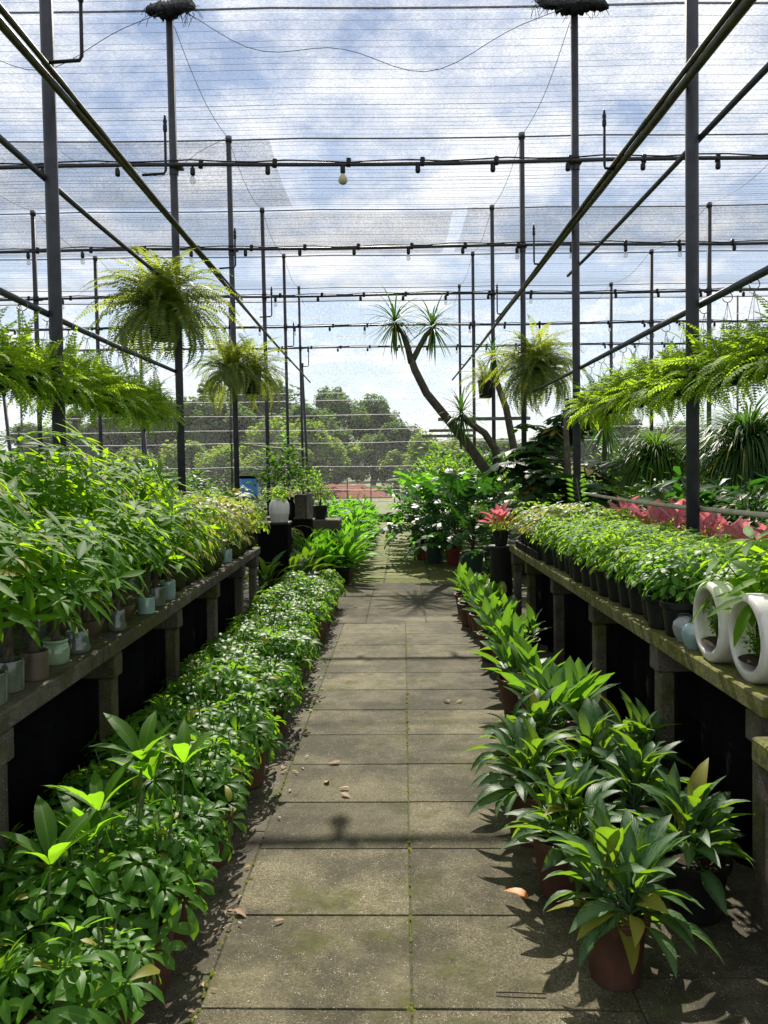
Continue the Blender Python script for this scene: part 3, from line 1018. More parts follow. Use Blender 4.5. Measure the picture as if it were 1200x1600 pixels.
# sprinkler risers standing on the long beams
for sx, xx, nm in ((-1, -XP + .19, 'left'), (1, XP - .2, 'right')):
    for k, y in enumerate((4.6, 6.35, 9.3, 12.3, 15.3, 18.3)):
        if (sx > 0 and k == 0):
            continue
        z0 = 3.86
        t = thing('sprinkler_riser', f'{nth(k)} black sprinkler pipe rising from the {nm} bamboo beam', 'sprinkler', (xx, y, z0), 0, 'sprinkler risers')
        s = 1 if sx < 0 else -1
        L = .14 if sx < 0 else .05
        b = MB()
        b.tube([(-s * .05, 0, .01), (s * L * .9, 0, .02), (s * L, 0, .045), (s * L, 0, .36)], .011, 7)
        put('pipe', b.mesh('pipe', BLACKP), t)
        b = MB()
        b.lathe([(.012, .35), (.017, .36), (.017, .40), (.012, .41), (.018, .43), (.012, .45), (.008, .48), (0, .49)], 9, (s * L, 0, 0))
        put('nozzle', b.mesh('nozzle', BLACKP), t)

# horizontal boards between far posts
for (x0, x1, y, z, lab) in ((.97, 2.6, 13.9, 2.34, 'grey board fixed across the fourth right post beside the dracaena'),
                            (.98, 1.95, 16.9, 2.28, 'upper pale board fixed to the fifth right post'),
                            (.82, 1.95, 16.8, 2.16, 'lower pale board fixed to the fifth right post')):
    b = MB()
    b.box(x0, x1, y - .045, y, z - .03, z + .03, .004)
    tag(put('wooden_board', b.mesh('board', WOOD, False)), lab, 'board', 'boards fixed between posts')

# ------------------------------------------------------------------ roof net, wires, wads
rn = random.Random(9)
edges = [-1.2, 2.0] + ROWS + [21.6]
BAYN = ['bay over the camera', 'bay before the nearest posts', 'bay behind the nearest posts', 'bay behind the second posts', 'bay behind the third posts', 'bay behind the fourth posts', 'bay behind the fifth posts',
        'last bay before the end net']


def netz(x, y):
    # sags between the post lines
    u = abs(((x + 2.05 + 40) % 4.1) - 2.05) / 2.05
    return HT - .02 - .02 * (1 - u ** 2)


def netpanel(x0, x1, y0, y1, dz, label, m, cords=True, ramp_=True):
    t = thing('shade_net', label, 'net', (0, 0, 0), 0, 'shade net panels overhead')
    b = MB()
    nx_, ny_ = max(4, int((x1 - x0) / .5)), 8
    idx = []
    for j in range(ny_ + 1):
        v = j / ny_
        row = []
        for i in range(nx_ + 1):
            x = x0 + (x1 - x0) * i / nx_
            yy = y0 + (y1 - y0) * v
            row.append(b.pt((x, yy, netz(x, yy) + dz - .20 * sin(pi * v) * .5), (i / nx_, v)))
        idx.append(row)
    for j in range(ny_):
        for i in range(nx_):
            b.f.append((idx[j][i], idx[j][i + 1], idx[j + 1][i + 1], idx[j + 1][i]))
    put('netting', b.mesh('netting', m), t)
    if cords:
        yy = y0 + .1
        while yy < y1 - .05:
            v = (yy - y0) / (y1 - y0)
            q = MB()
            a = rn.uniform(-.012, .012)
            q.tube([(x0 + (x1 - x0) * i / nx_, yy + a * sin(i * .25), netz(x0 + (x1 - x0) * i / nx_, yy) + dz - .1 * sin(pi * v) - .004) for i in range(nx_ + 1)], rn.choice((.0015, .0018, .0022, .0034)), 3, False)
            put('seam_cord', q.mesh('seam_cord', CORDM), t)
            yy += rn.uniform(.10, .21)
    return t


for k in range(len(edges) - 1):
    netpanel(-13, 13, edges[k], edges[k + 1] + (.0), -.012 * (k % 2), f'grey shade net over the {BAYN[k]}', NETM, k >= 2)
# doubled pieces lying over the single net
netpanel(-13, -1.55, 11.1, 13.95, .03, 'second darker net layer on the left behind the third posts', NETM2, False)
netpanel(1.55, 13, 14.05, 16.95, .03, 'second darker net layer on the right behind the fourth posts', NETM2, False)
netpanel(-13, 1.3, 14.3, 17.0, .035, 'second net layer on the left behind the fourth posts', NETM2, False)

for i, y in enumerate(ROWS + [21.6]):
    b = MB()
    pts = []
    for k in range(97):
        x = -13 + 26 * k / 96
        pts.append((x, y - .01, netz(x, y) - .02 + .05 * (i == 1)))
    b.tube(pts, .011, 5)
    nm = (ROWN + ['last'])[i]
    tag(put('roof_wire', b.mesh('roof_wire', CORDM)), f'{nm} black wire strung over the post tops holding the net edge', 'wire', 'wires over the post tops')
for x, nm in ((-XP - .05, 'left'), (XP - .08, 'right'), (-6.1, 'outer left'), (5.8, 'outer right')):
    b = MB()
    b.tube([(x, 2 + 19.6 * k / 60, HT - .03 - .16 * abs(sin(pi * ((2 + 19.6 * k / 60) - 2) / 3))) for k in range(61)], .004, 4)
    tag(put('guy_wire', b.mesh('guy_wire', WIRE)), f'thin wire running from post to post along the {nm} line', 'wire', 'thin wires along the post lines')
for (xa, xb, y, sag, nm) in ((-1.95, 1.9, 7.9, .55, 'slack string hanging between the second pair of posts'), (-5.5, -2.1, 7.9, .5, 'slack string hanging left of the second left post'),
                             (-4.6, -2.1, 10.9, .45, 'slack string hanging left of the third left post')):
    b = MB()
    b.tube([(xa + (xb - xa) * k / 24, y, HT - .05 - sag * 4 * (k / 24) * (1 - k / 24) * (1 + .25 * sin(k * .5))) for k in range(25)], .0035, 4)
    tag(put('slack_string', b.mesh('slack_string', CORDM)), nm, 'string', 'slack strings under the net')

# rolled black net bundles tied on the second pair of posts
for (x, y, wd, hh, lab, sd_, tilt) in ((-XP - .02, 7.93, .5, .15, 'ragged wad of black netting on the second left post top', 1, .10), (XP - .12, 7.93, .74, .15, 'rolled bundle of black netting tied on the second right post top', 2, -.10)):
    r = random.Random(sd_)
    b = MB()
    n, k_ = 26, 14
    rings = []
    for i in range(n + 1):
        u = i / n
        env = (sin(pi * min(1, max(0, u))) ** .35) if 0 < u < 1 else .15
        ring = []
        for k in range(k_):
            a = 2 * pi * k / k_
            q = hh * .5 * env * (1 + r.uniform(-.45, .45) + .3 * sin(7 * u + a))
            ring.append(b.pt((-wd / 2 + wd * u, cos(a) * q * .8, sin(a) * q + tilt * wd * (u - .5) + r.uniform(-.006, .006))))
        rings.append(ring)
    for A, B in zip(rings, rings[1:]):
        for k in range(k_):
            b.f.append((A[k], A[(k + 1) % k_], B[(k + 1) % k_], B[k]))
    b.f.append(tuple(reversed(rings[0])))
    b.f.append(tuple(rings[-1]))
    t = thing('net_bundle', lab, 'net bundle', (x, y, HT - .02), 0, 'black net bundles')
    put('roll', b.mesh('roll', NETD), t)
    b = MB()
    for k in range(70):
        p0 = Vector((r.uniform(-wd * .5, wd * .5), r.uniform(-.05, .05), r.uniform(-.05, .04)))
        d1 = Vector((r.uniform(-.1, .1), r.uniform(-.04, .04), r.uniform(-.14, .02)))
        b.tube([p0, p0 + d1 * .6 + Vector((0, 0, .015)), p0 + d1], .003, 3, False)
    put('strands', b.mesh('strands', NETD), t, kind='stuff')

# end net behind the rows
t = thing('end_net', 'tall white insect net closing the far end of the shade house', 'net', (0, 21.6, 0))
b = MB()
n, mz = 60, 14
idx = [[b.pt((-15 + 30 * i / n, .05 * sin(i * .9 + j * .4) + .05 * sin(j), .18 + (HT - .2) * j / mz)) for i in range(n + 1)] for j in range(mz + 1)]
for j in range(mz):
    for i in range(n):
        b.f.append((idx[j][i], idx[j][i + 1], idx[j + 1][i + 1], idx[j + 1][i]))
put('netting', b.mesh('netting', NETB), t)
for k, z in enumerate([.9, 1.55, 2.2, 2.55, 2.95, 3.35, 3.55, 4.1, 4.6, 5.1, 5.6]):
    q = MB()
    q.tube([(-15 + 30 * i / 30, -.07, z + .012 * sin(i * 1.1 + k)) for i in range(31)], .008, 4, False)
    put('seam_cord', q.mesh('seam_cord', WCORD), t)
for x in (-14.5, -10, -4.2, 3.9, 9.8, 14.5):
    q = MB()
    q.tube([(x, .12, 0), (x, .12, HT)], .03, 8)
    put('upright', q.mesh('upright', STEEL), t)
q = MB()
q.box(-15, 15, .02, .12, -.02, .18, .01)
put('sill', q.mesh('sill', C_SIDE, False), t)

# ------------------------------------------------------------------ left ground row: scheffleras in brown pots
def schefflera(x, y, label, n, group, rr, sc=1.0):
    t = thing('potted_schefflera', label, 'potted plant', (x, y, 0), rr.uniform(0, 6.28), group)
    put('pot', POT_TERRA, t)
    put('soil', SOIL_T, t)
    put('stem', rr.choice(STEMS_S), t, loc=(0, 0, .17))
    t.rotation_euler.x = rr.uniform(-.08, .08)
    t.rotation_euler.y = rr.uniform(-.08, .08)
    big = 1.08 if y < 2.6 else 1.0
    n = int(n / big ** 1.6)
    dome_leaves(t, P_SCHEF, n, .155 * sc, rr.uniform(.09, .19) * sc, .225, rr, (.85 * sc * big, 1.15 * sc * big), .8, -.25)
    return t


rr = random.Random(21)
rowdesc = ('beside the path', 'in the middle line', 'against the left bench')
for j, x0 in enumerate((-.765, -.965, -1.15)):
    y = 1.72 + (.12 if j == 1 else 0)
    i = 0
    while y < 8.55:
        xx = x0 + rr.uniform(-.045, .045) + .135 * (y / 8)
        schefflera(xx, y + rr.uniform(-.03, .03), f'{nth(i)} bushy potted schefflera from the front {rowdesc[j]}', 32 if y < 4.5 else 24, 'scheffleras on the ground left of the path', rr, rr.uniform(.78, 1.22))
        y += rr.uniform(.20, .265)
        i += 1

# money tree seedlings standing tall among them
def seedling(x, y, z, label, rr, k=2):
    t = thing('money_tree_seedling', label, 'plant', (x, y, 0), 0, 'tall seedlings among the scheffleras')
    b = MB()
    pts = [(0, 0, .15), (.02, 0, z * .6), (.03, .02, z)]
    b.tube(pts, [.006, .005, .003], 5, False)
    put('stem', b.mesh('stem', STEM), t)
    for q in range(k):
        M = T(.03 + rr.uniform(-.06, .06) * q, .02 + rr.uniform(-.05, .05) * q, z - .09 * q) @ Rz(rr.uniform(0, 6)) @ Rx(rr.uniform(-.35, .35)) @ S(rr.uniform(.9, 1.1))
        put('leaf', P_MONEYB[q % 3], t, M)
    return t


seedling(-.84, 2.55, .54, 'tall light green money tree seedling with upright leaves behind the others', rr, 2)
seedling(-.9, 2.32, .47, 'light green money tree seedling with broad leaves between the scheffleras', rr, 2)
seedling(-.92, 2.02, .46, 'light green money tree seedling at the near left edge', rr, 1)
seedling(-.72, 2.62, .50, 'small money tree seedling beside the tallest seedling', rr, 1)

# ------------------------------------------------------------------ left bench: glazed pots and money trees
def gpot(kind):
    P = {
        'cyl': [(0, 0), (.92, 0), (1, .03), (1, .95), (.97, 1.0), (.88, .98), (.86, .8), (0, .8)],
        'jar': [(0, 0), (.80, 0), (.95, .08), (1, .3), (1, .62), (.88, .78), (.82, .84), (.9, .9), (.9, .97), (.84, 1.0), (.74, .97), (.72, .8), (0, .8)],
        'cup': [(0, 0), (.88, 0), (1, .06), (1.0, .22), (.9, .42), (.84, .6), (.84, .97), (.8, 1.0), (.74, .97), (.72, .8), (0, .8)],
        'bowl': [(0, 0), (.42, 0), (.45, .1), (.55, .18), (.8, .4), (.94, .75), (1.0, .9), (1.02, .98), (.95, 1.0), (.88, .95), (.84, .8), (0, .8)],
        'ball': [(0, 0), (.5, .02), (.85, .2), (1, .5), (.9, .8), (.6, .98), (.3, 1.0), (0, .98)],
    }
    return P[kind]


POTC = {}


def glazed(kind, r, h, m):
    k = (kind, r, h, m.name)
    if k not in POTC:
        b = MB()
        b.lathe([(a * r, z * h) for a, z in gpot(kind)], 24)
        POTC[k] = b.mesh('pot', m, True, 50)
    return POTC[k]


def trunk_mesh(h, seed, r=.0095):
    rq = random.Random(seed)
    b = MB()
    for q in range(3):
        b.tube([(cos(q * 2.1 + z * 9 / h) * r * .9, sin(q * 2.1 + z * 9 / h) * r * .9, z) for z in [h * k / 10 for k in range(11)]], [r * (1.15 - .04 * k) for k in range(11)], 6)
    return b.mesh('trunk', BARK)


TRUNKS = [trunk_mesh(.26, i) for i in range(3)]
SOIL_S = soildisc(.05, 0)


def money_tree(x, y, z, pot, potname, label, n, rr, h=.26, rx=.26, rz=.24, pool=None, group='money trees on the left bench', soil_r=.05, soil_z=.085):
    t = thing('potted_money_tree', label, 'potted plant', (x, y, z), 0, group)
    put('pot', pot, t)
    put('soil', SOIL_S, t, M=T(0, 0, soil_z) @ S(soil_r / .05))
    put('trunk', rr.choice(TRUNKS), t, M=T(0, 0, soil_z) @ Rz(rr.uniform(0, 6)) @ Matrix.Diagonal((1, 1, h / .26, 1)))
    dome_leaves(t, pool or P_MONEY, n, rx, rz, soil_z + h + .05, rr, (.62, 1.08), .38, -.5, .40)
    return t


rr = random.Random(33)
front = [('cyl', .05, .10, GREYGL, 'a grey green glazed pot at the picture edge', 2.47, -1.255), ('cyl', .05, .105, GREYGL, 'a streaked grey green cylinder pot', 2.62, -1.27),
         ('cyl', .048, .10, BROWNGL, 'a rough brown cylinder pot', 2.77, -1.25), ('jar', .052, .095, CELADON, 'a pale green jar with rolled rim', 2.985, -1.265),
         ('cup', .052, .09, GREYGL, 'a grey glazed cup with dark foot', 3.17, -1.255), ('bowl', .075, .085, BROWNGL, 'a brown footed bowl', 3.42, -1.31),
         ('cup', .042, .095, GREYGL, 'a slim grey glazed jar', 3.60, -1.24), ('bowl', .07, .08, BROWNGL, 'the second brown footed bowl', 3.83, -1.30),
         ('cyl', .042, .085, PALEBLUE, 'the first pale blue cylinder', 4.02, -1.23), ('cyl', .052, .105, GREYGL, 'a ribbed grey cylinder', 4.25, -1.25),
         ('cyl', .042, .105, PALEBLUE, 'the second pale blue cylinder', 4.46, -1.24)]
for kind, r, h, m, desc, y, x in front:
    money_tree(x, y, BZ, glazed(kind, r, h, m), kind, f'money tree with drooping leaves in {desc}', 30, rr, rr.uniform(.2, .25), .25, .20, soil_r=r * .8, soil_z=h * .82)
back_pot = glazed('cyl', .055, .11, BROWNGL)
back_pot2 = glazed('cyl', .05, .10, GREYGL)
lines = ((-1.55, 'second line'), (-1.82, 'third line'))
for j, (x0, dn) in enumerate(lines):
    y = 2.3
    i = 0
    while y < 5.2:
        money_tree(x0 + rr.uniform(-.05, .05), y, BZ, rr.choice((back_pot, back_pot2)), 'cyl', f'{nth(i)} money tree from the front in the {dn} on the left bench', 36, rr,
                   rr.uniform(.28, .40) + .06 * j + (.14 if (i + j) % 4 == 1 else 0), .28, .26, soil_z=.085)
        y += .27
        i += 1
# yellow-green umbrella plants beyond them
YPOT = nursery(.12, .055, .07, BLACKP, .008, 14)
MOSSB = glazed('ball', .07, .12, MOSSBALL)


def yellow_plant(x, y, z, pot, label, n, rr, name='variegated_schefflera', pz=.1, s=1.0, group='variegated umbrella plants on the left bench'):
    t = thing(name, label, 'potted plant', (x, y, z), 0, group)
    put('pot', pot, t)
    put('stem', rr.choice(STEMS_D), t, M=T(0, 0, pz - .02) @ S(1.4))
    dome_leaves(t, P_YELL if rr.random() < .6 else P_DWARF, n, .19 * s, .20 * s, pz + .17 * s, rr, (.9, 1.2), .8, -.4)
    return t


ypots = [(MOSSB, 'a round moss ball'), (MOSSB, 'a moss ball'), (YPOT, 'a black pot')]
for j, (x0, dn) in enumerate(((-1.27, 'front line'), (-1.52, 'middle line'), (-1.80, 'rear line'))):
    y = 4.75 if j == 0 else 5.3
    i = 0
    while y < 7.25:
        if j == 0 and abs(y - 6.2) < .12:
            pot, dd = glazed('cyl', .048, .10, PALEBLUE), 'a pale blue cylinder'
        else:
            pot, dd = ypots[i % 2 if j == 0 else 2]
        yellow_plant(x0 + rr.uniform(-.03, .03), y, BZ, pot, f'{nth(i)} yellow green umbrella plant in {dd}, {dn} of left bench', 22 if y < 6 else 17, rr, s=rr.uniform(.95, 1.3))
        y += .245
        i += 1

# bushy plants on the second left bench and behind
SHR = {
    'lime': [shrub(420, .34, .42, .085, .036, LANC, L_LIME, i) for i in range(3)],
    'mid': [shrub(420, .36, .45, .09, .042, OVAT, L_MID, 10 + i) for i in range(3)],
    'dark': [shrub(380, .38, .48, .11, .05, OVAT, L_DARK, 20 + i) for i in range(3)],
    'money': [shrub(70, .36, .42, .15, .045, LANC, L_MONEY, 30 + i, palm=5) for i in range(3)],
    'yell': [shrub(420, .32, .36, .07, .035, OBOV, L_YELL, 40 + i) for i in range(2)],
    'fine': [shrub(700, .40, .46, .045, .024, OVAT, L_MID, 50 + i) for i in range(2)],
    'big': [shrub(110, .42, .5, .26, .12, OVAT, L_PHIL, 60 + i) for i in range(2)],
    'peace': [shrub(160, .30, .40, .2, .065, OVAT, L_PEACE, 70 + i) for i in range(3)],
}
WORDS = {'lime': 'light green leafy', 'mid': 'mid green leafy', 'dark': 'dark green broad leaved', 'money': 'drooping light green', 'yell': 'yellow green', 'fine': 'fine leaved dark', 'big': 'large leaved glossy', 'peace': 'bright broad leaved'}
STEMB = stems_mesh(.35, 5, .12, .008, 77, BARK)


def bush(x, y, z, kind, s, label, rr, group, pot=True, sz=1.0, up=.28):
    if pot and group not in ('shrubs on the second left bench', 'shrubs by the far left blocks') and z < BZ:
        up, z = up + z, 0.0
    t = thing('leafy_shrub', label, 'shrub', (x, y, z), rr.uniform(0, 6.28), group)
    if pot:
        put('pot', POT_DARK, t)
    put('stem', STEMB, t, M=T(0, 0, .12) @ Matrix.Diagonal((1, 1, max(1, up / .38), 1)))
    put('foliage', rr.choice(SHR[kind]), t, M=T(0, 0, up) @ Matrix.Diagonal((s, s, s * sz, 1)), kind='stuff')
    return t


rr = random.Random(45)
# second left bench
i = 0
for x0, kinds in ((-2.45, ('money', 'money', 'money', 'lime', 'money', 'yell')), (-2.95, ('money', 'dark', 'money', 'mid', 'money', 'fine')), (-3.35, ('mid', 'money', 'fine', 'lime', 'dark', 'mid'))):
    y = 2.5
    k = 0
    while y < 8.8:
        kd = kinds[k % len(kinds)]
        bush(x0 + rr.uniform(-.08, .08), y, BZ, kd, rr.uniform(.85, 1.08), f'{nth(k)} shrub from the front, {WORDS[kd]}, {("front", "middle", "rear")[i]} line of the second left bench', rr, 'shrubs on the second left bench', sz=rr.uniform(.8, 1.05), up=.24 + .05 * i)
        y += .46
        k += 1
    i += 1
# further left, on the ground
k = 0
for (x0, y0, y1, kinds, hh) in ((-4.4, 5.2, 20, ('mid', 'fine', 'dark'), 1.35), (-5.6, 6.5, 20, ('fine', 'dark', 'mid'), 1.5), (-2.75, 9.6, 20, ('mid', 'lime', 'dark'), .8), (-3.6, 9.4, 20, ('dark', 'fine', 'yell'), 1.0),
                                (-7.0, 9, 20, ('dark', 'mid', 'fine'), 1.6)):
    y = y0
    q = 0
    while y < y1:
        kd = kinds[q % len(kinds)]
        s = rr.uniform(1.0, 1.5)
        bush(x0 + rr.uniform(-.2, .2), y, min(hh - .75, BZ - .01), kd, s, f'{nth(q)} {WORDS[kd]} shrub from the front, line {("nearest to", "second from", "third from", "fourth from", "farthest from")[k]} the second left bench', rr, 'shrubs standing left of the benches', True, rr.uniform(.8, 1.2), .3)
        y += rr.uniform(.8, 1.05)
        q += 1
    k += 1

# ------------------------------------------------------------------ left aisle continuation: broad bright plants in pots
rr = random.Random(51)
for j, x0 in enumerate((-.53, -.79, -1.05, -1.31)):
    y = 10.15 - (.2 if j == 1 else 0)
    i = 0
    while y < 19.5:
        t = thing('potted_peace_lily', f'{nth(i)} bright broad-leaved potted plant from the front, {("edge of the far path", "second file", "third file", "inner file")[j]}', 'potted plant', (x0 + .03 * (y - 10) / 8 + rr.uniform(-.03, .03), y, 0), rr.uniform(0, 6), 'broad leaved plants left of the far path')
        put('pot', POT_DARK if rr.random() < .7 else POT_TERRA, t)
        if y < 13.5:
            rosette(t, P_PEACE, 28, .2, rr, .2, 1.45, (1.15, 1.7), .05)
        else:
            put('foliage', rr.choice(SHR['peace']), t, M=T(0, 0, .18) @ Matrix.Diagonal((.95, .95, rr.uniform(1.0, 1.3), 1)), kind='stuff')
        y += .36 + .012 * (y - 10)
        i += 1
for i, (x, y) in enumerate(((-1.32, 8.66), (-1.08, 8.95), (-.95, 9.4))):
    t = thing('potted_peace_lily', f'{("first", "second", "third")[i]} dark broad-leaved plant from the front at the end of the left bench', 'potted plant', (x, y, 0), 0, 'dark broad leaved plants past the left bench')
    put('pot', POT_DARK, t)
    rosette(t, P_AGLA, 34, .18, rr, .1, 1.45, (1.3, 1.9), .05)

# plinth, white pot, ficus on blocks
t = thing('black_plinth', 'black box plinth under the white round pot past the left bench', 'plinth', (-1.26, 9.0, 0))
b = MB()
b.box(-.17, .17, -.17, .17, 0, .86, .008)
put('body', b.mesh('body', SHEET, False), t)
b = MB()
b.box(-.18, .18, -.18, .18, .862, .89, .006)
put('top', b.mesh('top', BLACKP, False), t)
t = thing('white_pot_plant', 'small green plant in a round white pot on the black plinth', 'potted plant', (-1.2, 8.95, .89))
b = MB()
b.lathe([(0, 0), (.095, 0), (.10, .012), (.108, .085), (.112, .09), (.115, .10), (.118, .16), (.112, .215), (.085, .25), (.06, .262), (.06, .275), (.05, .275), (.048, .24), (0, .24)], 26)
put('pot', b.mesh('pot', WHITECER), t)
dome_leaves(t, P_DWARF, 12, .10, .12, .30, rr, (.9, 1.1), .8, -.3)
t = thing('concrete_block_stack', 'pale concrete block beside dark boards under the ficus', 'block', (-1.2, 10.6, 0))
b = MB()
b.box(-.32, .22, -.15, .15, 0, .82, .01)
put('dark_box', b.mesh('dark_box', SHEET, False), t)
b = MB()
b.box(-.0, .15, -.12, .12, .822, 1.15, .008)
put('pale_block', b.mesh('pale_block', C_SIDE, False), t)
b = MB()
b.box(.155, .22, -.10, .14, .822, 1.17, .006)
put('post_board', b.mesh('post_board', WOOD, False), t)
t = thing('potted_ficus', 'bushy small-leaved ficus in a dark round pot on the dark box', 'potted plant', (-1.36, 10.6, .82))
put('pot', glazed('jar', .155, .30, BLACKP), t)
put('stem', STEMB, t, M=T(0, 0, .22))
put('foliage', shrub(520, .36, .44, .09, .045, OVAT, L_MID, 301, .3, 0, 0, -.3), t, M=T(0, 0, .55), kind='stuff')
b = MB()
for k in range(18):
    b.leaf(T(.02, 0, .75 + k * .022) @ Rz(k * 2.4) @ Rx(.6), .11, .05, OVAT, .5, .2, 3, rr.random())
put('shoot', b.mesh('shoot', L_PEACE), t, kind='stuff')
t = thing('trailing_fern', 'small brownish fern spilling beside the black plinth', 'fern', (-1.22, 9.95, .55), 0)
put('pot', POT_BLACK, t, loc=(0, 0, 0))
for k in range(16):
    put('frond', rr.choice(P_BOST), t, T(0, 0, .14) @ Rz(k * 2.4) @ Rx(rr.uniform(-.2, .5)) @ S(.42))
b = MB()
b.box(-.1, .1, -.1, .1, -.55, 0, .01)
tag(put('concrete_stand', b.mesh('concrete_stand', C_SIDE, False), loc=(-1.22, 9.95, .55)), 'square concrete stand under the brownish fern', 'stand')
bush(-.95, 11.6, .75, 'lime', .6, 'round light green shrub behind the concrete block', rr, 'shrubs by the far left blocks', True)
bush(-1.6, 12.4, .75, 'yell', .7, 'yellowish shrub behind the ficus before the far net', rr, 'shrubs by the far left blocks', True)
bush(-1.3, 13.5, .85, 'lime', .9, 'tall light shrub left of the far path near the net', rr, 'shrubs by the far left blocks', True)
b = MB()
b.box(-.3, .3, -.3, .3, 0, .748, .01)
for (x, y, l) in ((-.95, 11.6, 'square stand under the round light green shrub'), (-1.6, 12.4, 'square stand under the yellowish shrub'), (-1.3, 13.5, 'square stand under the tall light shrub')):
    tag(put('concrete_stand', b.mesh('concrete_stand', C_SIDE, False), loc=(x, y, 0 if y < 13 else .1)), l, 'stand')
t = thing('blue_drum', 'blue plastic drum with lid behind the left bench plants', 'drum', (-2.45, 14.2, .0))
b = MB()
b.lathe([(0, .55), (.16, .55), (.175, .57), (.18, .75), (.185, .76), (.18, .77), (.18, 1.0), (.185, 1.01), (.18, 1.02), (.175, 1.3), (.15, 1.34), (0, 1.34)], 26)
put('body', b.mesh('body', BLUEPL), t)
b = MB()
b.lathe([(.158, 1.335), (.168, 1.34), (.168, 1.375), (.15, 1.385), (0, 1.385)], 26)
put('lid', b.mesh('lid', SHEET), t)
b = MB()
b.box(-.28, .28, -.26, .26, 0, .548, .01)
tag(put('concrete_stand', b.mesh('concrete_stand', C_SIDE, False), loc=(-2.45, 14.2, 0)), 'concrete stand under the blue drum', 'stand')

# ------------------------------------------------------------------ right ground row: aglaonemas
def aglaonema(x, y, label, n, rr, pot, pool=P_AGLA, sc=1.0, pz=.17, group='aglaonemas on the ground right of the path', lo=-.1):
    t = thing('potted_aglaonema', label, 'potted plant', (x, y, 0), rr.uniform(0, 6.28), group)
    put('pot', pot, t)
    put('soil', SOIL_T, t, M=Matrix.Diagonal((.84, .84, 1, 1)) if pot is POT_TERRA_BIG else None)
    b = rr.choice(STEMS_D)
    put('stem', b, t, loc=(0, 0, pz - .03))
    n = int(n * 1.75) if pool is P_AGLA else n
    crowns = [(rr.uniform(-.055, .055), rr.uniform(-.055, .055), rr.uniform(0, 6.28)) for _ in range(4 if pool is P_AGLA else 2)]
    for i in range(n):
        cx_, cy_, ph = crowns[i % len(crowns)]
        q = rr.random()
        el = lo + (1.5 - lo) * q ** .85 + rr.uniform(-.12, .12)
        a = ph + i * 2.39996 / len(crowns) + rr.uniform(-.6, .6)
        put('leaf', rr.choice(pool), t, T(cx_, cy_, pz + .03 + q * rr.uniform(0, .09)) @ Rz(a) @ Rx(el) @ Ry(rr.uniform(-.6, .6)) @ S(sc * rr.uniform(.8, 1.32)))
    return t


rr = random.Random(61)
L1 = [(.66, 2.26, POT_TERRA_BIG, 'front silver-leaved aglaonema in a brown pot nearest the camera', 38, 1.0), (1.02, 2.58, POT_DARK, 'aglaonema in a black pot in front of the low concrete shelf', 34, .98),
      (.62, 2.72, POT_TERRA, 'aglaonema directly behind the front brown pot', 34, 1.0), (.95, 2.98, POT_DARK, 'aglaonema behind the black pot by the bench leg', 32, 1.0), (.58, 3.12, POT_TERRA, 'aglaonema leaning over the path behind two others', 32, 1.02),
      (.84, 3.25, POT_TERRA, 'aglaonema in the middle of the front clump', 30, 1.05), (1.08, 3.4, POT_DARK, 'aglaonema under the bench edge at the back of the clump', 28, .95), (.62, 3.52, POT_TERRA, 'aglaonema at the path edge closing the clump', 30, 1.05)]
for x, y, pot, lab, n, sc in L1:
    aglaonema(x, y, lab, n, rr, pot, sc=sc)
L2 = [(.84, 3.82, 'broad-leaved aglaonema with big pale leaves just behind the clump', 20, 1.12), (1.0, 4.0, 'broad-leaved aglaonema half under the bench behind the clump', 16, 1.0), (.86, 4.35, 'tall broad-leaved aglaonema with upright light leaf', 18, 1.12),
      (.80, 4.75, 'single broad-leaved aglaonema beyond a gap', 16, 1.0), (.84, 5.2, 'broad-leaved aglaonema before the far group', 18, 1.0)]
for x, y, lab, n, sc in L2:
    aglaonema(x, y, lab, n, rr, POT_TERRA, P_BROAD, sc, lo=.35)
y, i = 5.5, 0
while y < 8.2:
    aglaonema(.84 + rr.uniform(-.05, .05), y, f'{nth(i)} broad-leaved aglaonema from the front in the far group beside the path', 17, rr, POT_TERRA, P_BROAD, rr.uniform(.78, .95), lo=.35)
    if i % 2:
        aglaonema(1.05, y + .1, f'{nth(i)} broad-leaved aglaonema from the front in the far group under the bench edge', 12, rr, POT_DARK, P_BROAD, .78, lo=.35)
    y += .27
    i += 1

# ------------------------------------------------------------------ right bench: young scheffleras in black pots
def dwarf(x, y, z, label, n, rr, pool=P_DWARF, name='young_schefflera', group='young scheffleras on the right bench', s=1.0, pot=None):
    t = thing(name, label, 'potted plant', (x, y, z), rr.uniform(0, 6.28), group)
    put('pot', pot or POT_BLACK, t)
    put('soil', SOIL_K, t)
    put('stem', rr.choice(STEMS_D), t, loc=(0, 0, .11))
    dome_leaves(t, pool, n, .12 * s, .13 * s, .21, rr, (.9, 1.15), .7, -.2)
    return t


rr = random.Random(71)
cols_ = ((1.27, 'front line'), (1.45, 'second line'), (1.63, 'third line'), (1.82, 'rear line'))
for j, (x0, dn) in enumerate(cols_):
    y, i = 3.34 if j == 0 else (3.1 if j == 1 else 2.75), 0
    while y < 6.05:
        dwarf(x0 + rr.uniform(-.02, .02), y, BZ, f'{nth(i)} young light green schefflera from the front, {dn} of right bench', 20 if j < 2 else 17, rr, P_DWARFD if (j < 2 and i < 3) else P_DWARF, s=rr.uniform(.92, 1.12))
        y += .178
        i += 1
